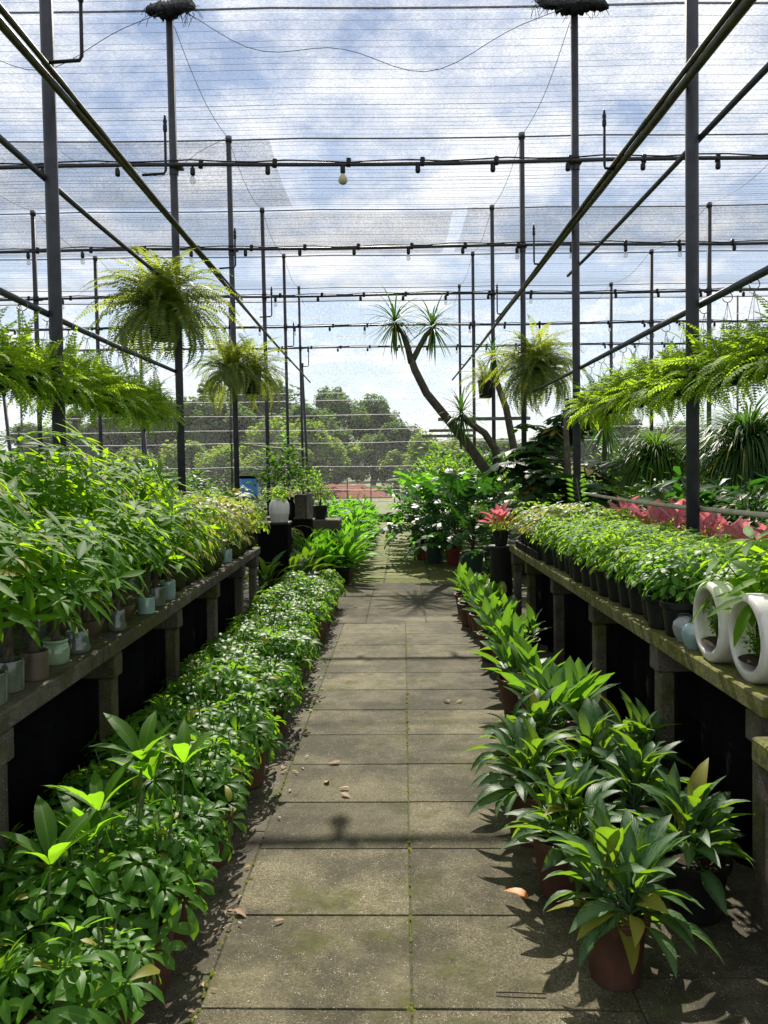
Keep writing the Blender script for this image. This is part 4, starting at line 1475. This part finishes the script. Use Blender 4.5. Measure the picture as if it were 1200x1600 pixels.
# mixed plants in trays at the far end of the right bench
TRAY = MB()
TRAY.box(-.19, .19, -.24, .24, .0, .012)
for q in ((-.19, -.18, -.24, .24), (.18, .19, -.24, .24), (-.18, .18, -.24, -.23), (-.18, .18, .23, .24)):
    TRAY.box(q[0], q[1], q[2], q[3], .0125, .06)
for k in range(8):
    TRAY.box(-.196, -.1905, -.22 + k * .06, -.20 + k * .06, .004, .058)
TRAYM = TRAY.mesh('tray', BLACKP, False)
k = 0
for y in (6.32, 6.86):
    for x in (1.38, 1.79):
        nm = ('near front', 'near rear', 'far front', 'far rear')[k]
        tag(put('plant_tray', TRAYM, loc=(x, y, BZ)), f'{nm} black plastic tray of small pots at the end of the right bench', 'tray', 'black trays at the far end of the right bench')
        for a in range(2):
            for c_ in range(3):
                pool = (P_YELL, P_SCHEF, P_DWARF, P_YELL)[(a + c_ * 2 + k) % 4]
                dwarf(x - .09 + .18 * a, y - .16 + .16 * c_, BZ + .013, f'small mixed plant in the {nm} tray, {("front", "middle", "back")[c_]} {("aisle side", "inner side")[a]}', 15, rr, pool, 'tray_plant', 'small plants standing in trays', rr.uniform(1.1, 1.55))
        k += 1

# pink caladiums
def caladium(x, y, z, label, n, rr, group='pink caladiums', sc=1.0):
    t = thing('pink_caladium', label, 'potted plant', (x, y, z), rr.uniform(0, 6.28), group)
    put('pot', POT_BLACK, t)
    rosette(t, P_PINK, n, rr.uniform(.09, .22), rr, .25, 1.3, (.85 * sc, 1.25 * sc), .04)
    rosette(t, P_DWARF, 7, .17, rr, .3, 1.3, (.9, 1.3), .1)
    return t


y, i = 4.1, 0
while y < 7.6:
    caladium(2.3 + rr.uniform(-.1, .1), y, BZ, f'{nth(i)} pink-leaved caladium from the front, front file behind the right posts', 13, rr, sc=rr.uniform(.85, 1.25))
    if i % 2 == 0:
        caladium(2.58 + rr.uniform(-.06, .06), y + .1, BZ, f'{nth(i)} pink-leaved caladium from the front, rear file behind the right posts', 12, rr, sc=rr.uniform(.9, 1.3))
    y += .27
    i += 1
caladium(1.12, 7.55, .74, 'lone pink caladium at the far end of the right bench', 26, rr, 'lone caladium', 1.0)
b = MB()
b.lathe([(0, 0), (.13, 0), (.12, .06), (.10, .68), (.12, .72), (.12, .735), (0, .735)], 18)
tag(put('plant_stand', b.mesh('plant_stand', BLACKP), loc=(1.12, 7.55, 0)), 'dark round stand under the lone pink caladium', 'stand')

# sprig of a zz plant by the second right post
t = thing('zz_plant', 'single upright pinnate sprig by the second right post', 'plant', (1.82, 7.3, BZ))
b = MB()
put('pot', POT_BLACK, t)
b.tube([(0, 0, .1), (.01, 0, .35), (-.03, .0, .62)], [.008, .006, .003], 5)
put('stem', b.mesh('stem', STEM), t)
for k in range(7):
    for s in (-1, 1):
        put('leaf', P_PEACE[0], t, T(-.005 * k, 0, .30 + .045 * k) @ Rx(pi / 2 - .25) @ Rz(-s * 1.15) @ S(.40))

# ring planters and little vases
def ring_planter(x, y, rz, label, R0=.15, depth=.095, z=BZ):
    t = thing('ring_planter', label, 'planter', (x, y, z), rz, 'white ring planters on the right bench')
    # ring standing upright, hole along local Y; section is a rounded bar
    b = MB()
    n, k_ = 48, 14
    rings = []
    for i in range(n):
        a = 2 * pi * i / n
        ri = R0 * .79
        ring = []
        for k in range(k_):
            q = 2 * pi * k / k_
            cxq = (abs(cos(q)) ** .5) * (1 if cos(q) > 0 else -1)
            syq = (abs(sin(q)) ** .38) * (1 if sin(q) > 0 else -1)
            low = max(0, -sin(a)) ** 2
            th = (R0 - ri) * (1 + .35 * low)
            rad = R0 - th / 2 + cxq * th / 2
            ring.append(b.pt((cos(a) * rad, syq * depth * .5 * (1 - .12 * (cxq > 0)), R0 * .985 + sin(a) * rad)))
        rings.append(ring)
    for i in range(n):
        A, B = rings[i], rings[(i + 1) % n]
        for k in range(k_):
            b.f.append((A[k], B[k], B[(k + 1) % k_], A[(k + 1) % k_]))
    put('ring', b.mesh('ring', WHITECER), t)
    b = MB()
    b.lathe([(R0 * .62, .0), (R0 * .4, .012), (0, .018)], 16)
    put('soil', b.mesh('soil', SOIL), t, M=T(0, 0, R0 * .46) @ Matrix.Diagonal((1, .6, 1, 1)))
    return t


def ring_greens(x, y, rz, label, R0=.15, s=1.0, z=BZ):
    t = thing('maidenhair_sprigs', label, 'plant', (x, y, z + R0 * .48), rz, 'sprigs growing in the ring planters')
    r = random.Random(int(x * 100))
    b = MB()
    for k in range(14):
        a, d = r.uniform(0, 6.28), r.uniform(.03, .09)
        h = r.uniform(.08, .17) * s
        tip = Vector((cos(a) * d, sin(a) * d * .7, h))
        b.tube([(0, 0, 0), tip * .5 + Vector((0, 0, .02)), tip], .0012, 3, False)
        for q in range(13):
            f = .35 + .65 * q / 13
            b.leaf(T(*(tip * f)) @ Rz(r.uniform(0, 6.28)) @ Rx(r.uniform(-.4, .5)), .022, .014, OVAT, .5, .1, 2, r.random())
    put('foliage', b.mesh('foliage', L_LIME), t, kind='stuff')


ring_planter(1.235, 2.90, radians(88), 'farther upright white ring planter with fern sprigs beside the small vases')
ring_greens(1.235, 2.90, radians(88), 'fern sprigs growing inside the farther white ring planter')
ring_planter(1.25, 2.62, radians(88), 'nearer upright white ring planter at the front end of the right bench')
ring_greens(1.25, 2.62, radians(88), 'dark sprigs growing inside the nearer white ring planter', s=.8)
ring_planter(1.27, 2.20, radians(88), 'white ring planter cut by the picture edge on the low shelf', .15, .095, .66)
ring_greens(1.27, 2.20, radians(88), 'sprigs growing inside the ring planter on the low shelf', s=1.1, z=.66)


def vase(x, y, m, label, r):
    t = thing('handled_vase', label, 'vase', (x, y, BZ), R.uniform(0, 6), 'small glazed vases beside the ring planters')
    b = MB()
    b.lathe([(0, 0), (r * .55, 0), (r * .62, r * .12), (r * .9, r * .75), (r, r * 1.25), (r * .9, r * 1.7), (r * .62, r * 1.95), (r * .5, r * 2.0), (r * .52, r * 2.1), (r * .44, r * 2.1), (r * .42, r * 1.9), (0, r * 1.9)], 24)
    put('body', b.mesh('body', m), t)
    b = MB()
    b.tube([(cos(k / 12 * pi) * r * .55, 0, r * 2.0 + sin(k / 12 * pi) * r * .35) for k in range(13)], .004, 6)
    b.tube([(cos(k / 16 * 5) * r * .22 + r * .3, sin(k / 16 * 5) * r * .22, r * 2.12 + .001 * k) for k in range(17)], .003, 5)
    put('handle', b.mesh('handle', IRON), t)


vase(1.235, 3.22, simple('grey glaze', (0.2, 0.22, 0.22), (0.27, 0.29, 0.29), .18, 6, .5, 0, .02, .4), 'grey round vase, farthest of the three beside the ring planters', .05)
vase(1.225, 3.10, PALEBLUE, 'pale blue round vase in the middle of the three', .05)
vase(1.25, 3.03, PALEBLUE, 'pale blue round vase touching the farther ring planter', .043)

# money tree reaching in at the right edge
t = thing('potted_money_tree', 'money tree with bright yellow-green leaves reaching in at the right edge', 'potted plant', (1.50, 2.80, BZ), 0, 'money tree at the right edge')
put('pot', glazed('cyl', .06, .12, BROWNGL), t)
put('trunk', TRUNKS[0], t, loc=(0, 0, .09))
dome_leaves(t, P_MONEY, 30, .30, .2, .30, random.Random(5), (1.0, 1.4), .5, -.6)
t = thing('potted_money_tree', 'money tree in a low pot on the shelf at the right edge', 'potted plant', (1.46, 2.3, .66), 0, 'money tree on the low shelf')
put('pot', glazed('cyl', .06, .12, BROWNGL), t)
put('trunk', TRUNKS[1], t, loc=(0, 0, .09))
dome_leaves(t, P_MONEY, 22, .24, .2, .30, random.Random(6), (.8, 1.05), .7, -.5)

# ------------------------------------------------------------------ hanging ferns
hk = MB()
hk.tube([(0, .0, .028)] + [(sin(a) * .03, 0, cos(a) * .03) for a in [k * .45 for k in range(11)]], .003, 5)
for k in range(3):
    a = k * 2.094
    hk.tube([(0, 0, -.03), (cos(a) * .09, sin(a) * .09, -.40)], .0016, 4, False)
HOOK = hk.mesh('hanger', WIRE)
HPOT = potmesh('pot', [(0, -.52), (.06, -.52), (.065, -.51), (.095, -.405), (.10, -.40), (.095, -.395), (.085, -.40), (.08, -.42), (0, -.42)], BLACKP, 16)


def hanging_fern(x, y, z, label, n, rr, group, dz=0.0):
    t = thing('hanging_fern', label, 'hanging fern', (x, y, z), 0, group)
    put('hanger', HOOK, t)
    put('pot', HPOT, t)
    for i in range(n):
        tt = (i + .5) / n
        el = 1.4 - 1.75 * tt + rr.uniform(-.25, .25)
        a = i * 2.39996 + rr.uniform(-.3, .3)
        put('frond', rr.choice(P_FERN), t, T(cos(a) * .04 * tt, sin(a) * .04 * tt, -.40 - .08 * tt + dz) @ Rz(a - pi / 2) @ Rx(el - .1) @ Ry(rr.uniform(-.5, .5)) @ S(rr.uniform(.55, .98)))
    return t


rr = random.Random(81)
for nm, sx in (('left', -1), ('right', 1)):
    y, i = 3.3, 0
    while y < (7.6 if sx < 0 else 7.9):
        x = -XP - .065 if sx < 0 else XP - .015
        hanging_fern(x, y, 2.478 + .0, f'{nth(i)} hanging fern from the front on the {nm} pole', 74, rr, 'hanging ferns in rows')
        y += .335
        i += 1


def big_fern(x, y, z, label, n, rr, potme, s=1.0, pz=.26, lo=-.35):
    t = thing('large_fern', label, 'hanging fern', (x, y, z), 0, 'large ferns fixed on the posts')
    put('pot', potme, t)
    b = MB()
    b.tube([(0, 0, pz * .6), (0, .2, pz * .6 + .02)], .008, 5)
    b.tube([(-.02, .0, pz), (0, .19, pz + .3)], .005, 4)
    put('bracket', b.mesh('bracket', IRON), t)
    for i in range(n):
        tt = (i + .5) / n
        el = 1.35 + (lo - 1.35) * tt + rr.uniform(-.15, .15)
        a = i * 2.39996 + rr.uniform(-.3, .3)
        put('frond', rr.choice(P_BOST), t, T(cos(a) * .05, sin(a) * .05, pz) @ Rz(a - pi / 2) @ Rx(el) @ Ry(rr.uniform(-.4, .4)) @ S(rr.uniform(.75, 1.05) * s))
    return t


SQPOT = potmesh('pot', [(0, 0), (.10, 0), (.105, .01), (.125, .28), (.135, .285), (.135, .30), (.12, .30), (.118, .27), (0, .26)], BLACKP, 24, .75)
RNPOT = potmesh('pot', [(0, 0), (.05, .0), (.11, .05), (.15, .13), (.16, .22), (.15, .225), (.145, .2), (0, .19)], simple('pale bowl', (.32, .31, .25), (.42, .41, .34), .5, 10), 24)
big_fern(-2.16, 7.78, 2.78, 'largest dusty fern in a square black pot on the second left post', 165, rr, SQPOT, 1.08, .28, -.7)
big_fern(-2.06, 10.78, 2.62, 'dusty fern in a round pale bowl on the third left post', 90, rr, RNPOT, .95, .2, -.7)
big_fern(-1.83, 11.0, 2.55, 'dusty fern in a square black pot beside the pale bowl', 70, rr, SQPOT, .9, .28, -.6)
big_fern(2.16, 11.05, 2.55, 'dusty fern in a square black pot on the third right post', 150, rr, SQPOT, 1.08, .28, -.7)
big_fern(1.8, 13.8, 2.7, 'smaller fern on the fourth right post behind the dracaena', 34, rr, SQPOT, .8, .28)

# ------------------------------------------------------------------ dracaena tree and other right-hand plants
def strap_crown(n, L, W, m, seed, up=1.2, dn=-.9, droop=(.6, 1.4)):
    r = random.Random(seed)
    b = MB()
    for i in range(n):
        t = (i + .5) / n
        el = up + (dn - up) * t + r.uniform(-.2, .2)
        a = i * 2.39996
        b.leaf(T(cos(a) * .02, sin(a) * .02, (1 - t) * .08) @ Rz(a - pi / 2) @ Rx(el), L * r.uniform(.75, 1.1), W, STRAP, r.uniform(*droop) * (1 if el > -.2 else .3), .3, 5, r.random())
    return b.mesh('crown', m)


CROWN = [strap_crown(72, .62, .028, L_STRAP, i, 1.35, -1.5) for i in range(3)]
t = thing('dracaena_tree', 'tall leaning dracaena with two spiky heads on a forked bare trunk', 'tree', (1.95, 13.0, 0))


def W2(px, py, Y):
    """photo pixel to a point at depth Y, relative to the dracaena's base"""
    return Vector(((px - 600) * Y / 1225 - 1.95, Y - 13.0, 1.5 - (py - 730) * Y / 1225))


b = MB()
main = [(0, 0, 0), W2(765, 745, 13), W2(735, 700, 12.95), W2(700, 655, 12.9), W2(668, 615, 12.85), W2(650, 578, 12.8), W2(645, 562, 12.8)]
b.tube(main, [.11, .095, .082, .075, .068, .064, .058], 10)
put('trunk', b.mesh('trunk', TRUNK), t)
for pts, rd, cr, ml in (([(645, 568), (640, 545), (632, 520), (620, 508)], [.055, .05, .046, .042], 0, 1.0), ([(645, 568), (655, 548), (668, 525), (678, 515)], [.05, .045, .042, .038], 1, .95)):
    q = MB()
    P = [W2(px, py, 12.8) for px, py in pts]
    q.tube(P, rd, 8)
    put('limb', q.mesh('limb', TRUNK), t)
    put('crown', CROWN[cr], t, T(*P[-1]) @ S(ml * 1.02))
q = MB()
P = [W2(782, 740, 13), W2(775, 705, 12.9), W2(758, 678, 12.8), W2(735, 662, 12.7), W2(722, 650, 12.7)]
q.tube(P, [.07, .065, .057, .05, .042], 8)
put('limb', q.mesh('limb', TRUNK), t)
put('crown', CROWN[2], t, T(*P[-1]) @ S(.9))
q = MB()
P = [W2(800, 750, 13.2), W2(803, 700, 13.2), W2(792, 640, 13.2), W2(778, 600, 13.2), W2(772, 560, 13.2)]
q.tube(P, [.07, .065, .057, .05, .042], 8)
put('limb', q.mesh('limb', TRUNK), t)
put('crown', CROWN[0], t, T(*P[-1]) @ S(.7))

rr = random.Random(91)


def philodendron(x, y, label, n, rr, pot, pool=P_PHIL, s=1.0, zp=.27, group='philodendrons beside the far path'):
    t = thing('potted_philodendron', label, 'potted plant', (x, y, 0), rr.uniform(0, 6.28), group)
    put('pot', pot, t)
    if pot is POT_GREEN:
        put('soil', SOIL_G, t)
    else:
        put('soil', SOIL_T, t, M=T(0, 0, .2 if pot is POT_RED else 0) @ Matrix.Diagonal((1, 1, .1 if pot is POT_RED else 1, 1)))
    b = MB()
    b.tube([(0, 0, .25), (.02, 0, .5), (0, .02, .75)], [.03, .025, .02], 7)
    put('trunk', b.mesh('trunk', BARK), t)
    for i in range(n):
        tt = (i + .5) / n
        el = 1.2 - 1.2 * tt + rr.uniform(-.2, .2)
        a = i * 2.39996 + rr.uniform(-.3, .3)
        put('leaf', rr.choice(pool), t, T(0, 0, .75 - .4 * tt) @ Rz(a - pi / 2) @ Rx(el) @ Ry(rr.uniform(-.4, .4)) @ S(rr.uniform(.85, 1.2) * s))
    return t


for x, y, lab, n, pot, pool in ((1.22, 10.9, 'dark lobed philodendron in a large green pot nearest the aisle end of the bench', 24, POT_GREEN, P_PHIL), (.78, 12.2, 'dark lobed philodendron in a green pot standing beside the mossy path', 26, POT_GREEN, P_PHIL),
                                (1.05, 11.9, 'dark philodendron in a red pot between the green pots', 22, POT_RED, P_PHIL), (.62, 12.75, 'dark philodendron in a red pot behind the path-side pot', 22, POT_RED, P_PHIL),
                                (.72, 13.6, 'brighter philodendron farther along the mossy path', 24, POT_GREEN, P_PHILG), (1.15, 13.1, 'bright lobed philodendron under the dracaena trunk', 24, POT_GREEN, P_PHILG),
                                (.75, 14.8, 'bright philodendron fourth along the far path edge', 22, POT_GREEN, P_PHILG), (1.3, 14.6, 'bright philodendron behind the leaning trunk', 24, POT_GREEN, P_PHILG),
                                (.7, 16.2, 'philodendron close to the far net beside the path', 22, POT_GREEN, P_PHILG), (1.6, 11.4, 'dark philodendron at the foot of the third right post', 22, POT_GREEN, P_PHIL),
                                (1.4, 9.6, 'dark low philodendron just past the right bench', 18, POT_DARK, P_PHIL)):
    philodendron(x, y, lab, n, rr, pot, pool, 1.1 if y > 10 else .75)

# monstera climbing behind the second right post
t = thing('monstera', 'large dark monstera climbing a stake behind the second right post', 'plant', (2.3, 9.9, 0))
put('pot', POT_GREEN, t)
b = MB()
b.tube([(0, 0, .2), (.03, 0, 1.2), (0, .02, 2.2)], [.06, .05, .03], 8)
put('stake', b.mesh('stake', BARK), t)
for i in range(120):
    z = .5 + 1.85 * ((i * .618) % 1)
    a = i * 2.39996
    put('leaf', rr.choice(P_MONS), t, T(0, 0, z) @ Rz(a - pi / 2) @ Rx(rr.uniform(-.1, .6)) @ Ry(rr.uniform(-.4, .4)) @ S(rr.uniform(1.0, 1.55)))
t = thing('monstera', 'second dark monstera leaning right of the second right post', 'plant', (3.25, 10.4, 0))
put('pot', POT_GREEN, t)
b = MB()
b.tube([(0, 0, .2), (.03, 0, 1.0), (0, .02, 1.7)], [.06, .05, .03], 8)
put('stake', b.mesh('stake', BARK), t)
for i in range(75):
    z = .4 + 1.25 * ((i * .618) % 1)
    a = i * 2.39996
    put('leaf', rr.choice(P_MONS), t, T(0, 0, z) @ Rz(a - pi / 2) @ Rx(rr.uniform(-.1, .6)) @ S(rr.uniform(.95, 1.5)))

# ponytail palms
GRASSCROWN = [strap_crown(900, 1.0, .024, (L_STRAP, L_STRAPG)[i], 40 + i, 1.45, -.3, (1.7, 2.7)) for i in range(2)]
for x, y, z, s, lab in ((4.0, 8.6, 1.62, .95, 'wide fountain-leaved ponytail palm at the right among the shrubs'), (3.2, 9.2, 1.5, .75, 'narrower fountain-leaved ponytail palm behind the right posts'), (5.2, 10.5, 1.7, .9, 'ponytail palm at the right edge of the picture')):
    t = thing('ponytail_palm', lab, 'palm', (x, y, 0), 0, 'ponytail palms')
    b = MB()
    b.tube([(0, 0, 0), (0, 0, .15), (.02, 0, .5), (0, 0, z)], [.18, .17, .08, .06], 10)
    put('trunk', b.mesh('trunk', TRUNK), t)
    put('crown', GRASSCROWN[1 if x < 3.5 else 0], t, T(0, 0, z - .05) @ S(s))
t = thing('spiky_dracaena', 'spiky narrow-leaved dracaena behind the right fern row end', 'plant', (3.5, 12.5, 0))
b = MB()
b.tube([(0, 0, 0), (.03, 0, 2.1)], [.05, .03], 8)
put('trunk', b.mesh('trunk', TRUNK), t)
put('crown', CROWN[1], t, T(.03, 0, 2.1) @ S(1.0))

# shrubs behind the right bench
k = 0
rnames = ('nearest to the right posts', 'second from the right posts', 'third from the right posts', 'fourth from the right posts', 'fifth from the right posts', 'farthest from the right posts')
for (x0, y0, y1, kinds, hh) in ((2.85, 3.0, 8.6, ('dark', 'big', 'dark', 'mid'), BZ + .0), (3.7, 4.6, 8.4, ('big', 'dark', 'fine', 'big'), .7), (4.7, 6.0, 20, ('fine', 'mid', 'lime'), .95), (2.4, 11.8, 20.5, ('lime', 'lime', 'mid'), .85), (3.5, 11.2, 20.5, ('lime', 'mid', 'lime'), .6),
                                (5.8, 7.5, 20, ('fine', 'mid', 'dark'), 1.3)):
    y = y0
    q = 0
    while y < y1:
        kd = kinds[q % len(kinds)]
        s = rr.uniform(.8, 1.1) if k < 1 else rr.uniform(1.15, 1.55)
        bush(x0 + rr.uniform(-.15, .15), y, hh if k == 0 else min(hh - .5, BZ - .01), kd, s * (.7 if k == 0 else 1), f'{nth(q)} {WORDS[kd]} shrub from the front, line {rnames[k]}', rr, 'shrubs behind the right bench', True, rr.uniform(.9, 1.25), .25 if k == 0 else .45)
        y += rr.uniform(.7, .95)
        q += 1
    k += 1
q = 0
for y in (15.5, 16.8, 18.2, 19.6):
    for x in (1.2, 2.0):
        bush(x + rr.uniform(-.2, .2), y, .62, rr.choice(('lime', 'mid', 'mid')), rr.uniform(1.3, 1.6), f'{nth(q)} leafy shrub from the front beside the far right path edge', rr, 'shrubs at the far right of the path', True, 1.2, .5)
        q += 1

# ------------------------------------------------------------------ fallen leaves on the path
rr = random.Random(17)
FL = []
for i in range(4):
    b = MB()
    b.leaf(Matrix.Identity(4), .06, .028, OVAT, rr.uniform(-.6, .9), .35, 4, rr.random())
    FL.append(b.mesh('fallen_leaf', L_DRY))
spots = [(-.18, 3.62, 'pale dry leaf lying nearest the centre joint of the path'), (-.21, 3.56, 'pale curled leaf beside another pale leaf on the path'), (-.29, 3.68, 'broken dry leaf left of two pale leaves'),
         (.40, 4.95, 'dry brown leaf lying on the right slabs'), (.48, 4.97, 'small yellow leaf on the right slabs'), (-.24, 3.95, 'small dark curled leaf left of the centre joint'), (-.52, 2.62, 'grey curled leaf on the left path edge'),
         (-.38, 2.55, 'tan leaf on the joint at the left'), (.5, 3.72, 'pale scrap of leaf beside the aglaonema pot'), (.55, 2.9, 'tan leaf against the front clump of aglaonemas'), (-.3, 8.4, 'pale leaf on the three-slab part of the path'),
         (.1, 7.3, 'small pale leaf where the slab pattern changes'), (-.62, 3.4, 'brown leaf in the shade of the scheffleras'), (-.6, 4.6, 'tan leaf by the schefflera pots')]
for x, y, lab in spots:
    o = put('fallen_leaf', rr.choice(FL), None, T(x, y, .012) @ Rz(rr.uniform(0, 6.28)) @ Ry(rr.uniform(-.25, .25)) @ S(rr.uniform(.6, 1.1)))
    tag(o, lab, 'leaf', 'fallen leaves on the path')
b = MB()
ORANGE = leafmat('orange leaf', (.45, .13, .02), (.5, .18, .03), (.6, .2, .03), .5, .3)
b.leaf(Matrix.Identity(4), .10, .045, OVAT, .9, .3, 5)
tag(put('fallen_leaf', b.mesh('fallen_leaf', ORANGE), None, T(.47, 2.62, .035) @ Rz(.9) @ Rx(.3)), 'orange withered leaf lying left of the front brown pot', 'leaf', 'fallen leaves on the path')
b = MB()
b.tube([(.30, 2.19, .008), (.36, 2.185, .01), (.44, 2.18, .008)], .0022, 5)
tag(put('dry_twig', b.mesh('dry_twig', BARK)), 'thin dry twig on the near right slab', 'twig')
# leaf litter in the shade of the left row
b = MB()
for k in range(160):
    yy = rr.uniform(1.9, 8.2)
    b.leaf(T(-.58 + .0245 * yy + rr.gauss(-.06, .06), yy, rr.uniform(.006, .014)) @ Rz(rr.uniform(0, 6.28)) @ Ry(rr.uniform(-.3, .3)), rr.uniform(.012, .035), rr.uniform(.008, .016), OVAT, rr.uniform(-.5, .8), .3, 2, rr.random())
put('leaf_litter', b.mesh('leaf_litter', L_DRY), kind='stuff')

# ------------------------------------------------------------------ trees beyond the end net
def tree_mesh(seed, m, n=14000, leaf=.27, clumps=26):
    r = random.Random(seed)
    cs = []
    for i in range(clumps):
        a = r.uniform(0, 6.28)
        h = r.uniform(.15, 1)
        rad = .95 * sin(pi * min(1, .12 + h * .86)) ** .6 * sqrt(r.random())
        cs.append((Vector((cos(a) * rad, sin(a) * rad, h)), r.uniform(.16, .32), r.random()))
    b = MB()
    for i in range(n):
        c, q, v = r.choice(cs)
        d = Vector((r.gauss(0, 1), r.gauss(0, 1), r.gauss(0, .75)))
        d = d.normalized() * q * r.random() ** .45
        p = c + d
        P = Vector((p.x * 3.0, p.y * 3.0, p.z * 4.6))
        M = T(*P) @ Rz(r.uniform(0, 6.28)) @ Rx(r.uniform(-.8, .8)) @ Ry(r.uniform(-.8, .8))
        L = leaf * r.uniform(.6, 1.3)
        var = (v * .6 + r.random() * .4) % 1
        i0 = [b.pt(M @ Vector(z), (.25, .5), var) for z in ((0, -L * .5, 0), (L * .32, 0, L * .06), (0, L * .5, 0), (-L * .32, 0, L * .06))]
        b.f.append(tuple(i0))
    return b.mesh('crown', m), cs


def trunk_far(cs, seed):
    r = random.Random(seed)
    b = MB()
    b.tube([(0, 0, -2.6), (.1, .05, -1), (.05, 0, .8), (0, .1, 2.6)], [.3, .24, .17, .08], 8)
    for c, q, v in cs[::3]:
        b.tube([(.05, 0, r.uniform(-.6, 1.2)), Vector((c.x * 1.4, c.y * 1.4, c.z * 3.6)), Vector((c.x * 2.6, c.y * 2.6, c.z * 4.5))], [.09, .06, .02], 5, False)
    return b.mesh('trunk', BARK)


TV = []
for i in range(4):
    cr, cs = tree_mesh(400 + i, L_TREE)
    TV.append((cr, trunk_far(cs, i)))
BV = []
for i in range(3):
    cr, cs = tree_mesh(420 + i, L_TREE2, 11000, .25, 20)
    BV.append((cr, trunk_far(cs, 10 + i)))


def tree(x, y, h, wd, kind, v, label, rz=0.0, group='trees beyond the end net', name='tree'):
    cr, tk = (TV if kind else BV)[v]
    t = thing(name, label, 'tree', (x, y, 0), rz, group)
    sz = h / (6.4 if kind else 5.1)
    M = T(0, 0, (1.5 if kind else .35) * sz) @ Matrix.Diagonal((wd / 6.0, wd / 6.0, sz, 1))
    put('trunk', tk, t, M)
    put('crown', cr, t, M)


def at(px, Y): return (px - 600) * Y / 1225


big = [(525, 85, 9.6, 7.5, 0, 'tall grey tree rising behind the others, its left half'), (585, 88, 8.8, 8, 1, 'tall grey tree rising behind the others, its right half'), (330, 48, 6.4, 9, 2, 'dark tree behind the second left post'),
       (400, 46, 6.2, 8, 3, 'dark tree behind the third left post'), (265, 50, 5.6, 8, 0, 'dark tree left of the second left post'), (180, 60, 5.6, 8, 1, 'pale tree seen under the left fern row'), (130, 62, 6.0, 7, 2, 'spreading tree at the far left'),
       (460, 44, 4.6, 7, 3, 'dark round tree left of the far path'), (620, 48, 3.9, 5, 1, 'dark tree right of the red soil'), (700, 90, 2.9, 14, 2, 'low far tree line behind the dracaena'), (960, 60, 4.8, 9, 3, 'low tree behind the right fern row'),
       (1060, 60, 4.4, 8, 0, 'low tree at the far right'), (30, 58, 4.6, 9, 3, 'low tree at the left picture edge'), (1180, 58, 4.4, 9, 1, 'low tree at the right picture edge'), (850, 65, 3.8, 9, 2, 'low tree behind the monstera'),
       (770, 60, 3.4, 9, 0, 'low tree behind the forked dracaena')]
for i, (px, Y, h, wd, v, lab) in enumerate(big):
    tree(at(px, Y), Y, h, wd, 1, v, lab, i * 1.3)
small = [(480, 36, 3.2, 4.5, 'light green bush left of the red soil'), (430, 34, 3.2, 4.5, 'light green bush behind the ficus'), (530, 58, 3.0, 6.5, 'light green bush behind the red soil'), (585, 59, 3.4, 6, 'light green bush right of the red soil'), (660, 44, 2.9, 5, 'bush behind the philodendrons'),
         (370, 33, 2.6, 4.5, 'bush beyond the net behind the third left post'), (300, 34, 2.4, 4.5, 'bush beyond the net behind the second left post'), (720, 38, 2.6, 5, 'bush beyond the net under the dracaena'), (230, 36, 2.4, 5, 'bush beyond the net left of centre'),
         (640, 56, 3.2, 5, 'bush at the right end of the red soil'), (500, 62, 4.2, 7, 'tall bush behind the red soil on the left')]
for i, (px, Y, h, wd, lab) in enumerate(small):
    tree(at(px, Y), Y, h, wd, 0, i % 3, lab, i * .9, 'bushes beyond the end net', 'bush')
# a low wire fence before the red soil
t = thing('wire_fence', 'low wire fence with thin posts in front of the red soil', 'fence', (0, 30, 0))
for k in range(12):
    q = MB()
    q.tube([(-5 + k * .9, 0, 0), (-5 + k * .9, 0, 1.1)], .025, 5)
    put('fence_post', q.mesh('fence_post', PIPE), t)
for k in range(5):
    q = MB()
    q.tube([(-5, 0, .2 + k * .2), (4.9, 0, .2 + k * .2)], .008, 4)
    put('wire', q.mesh('wire', WIRE), t)
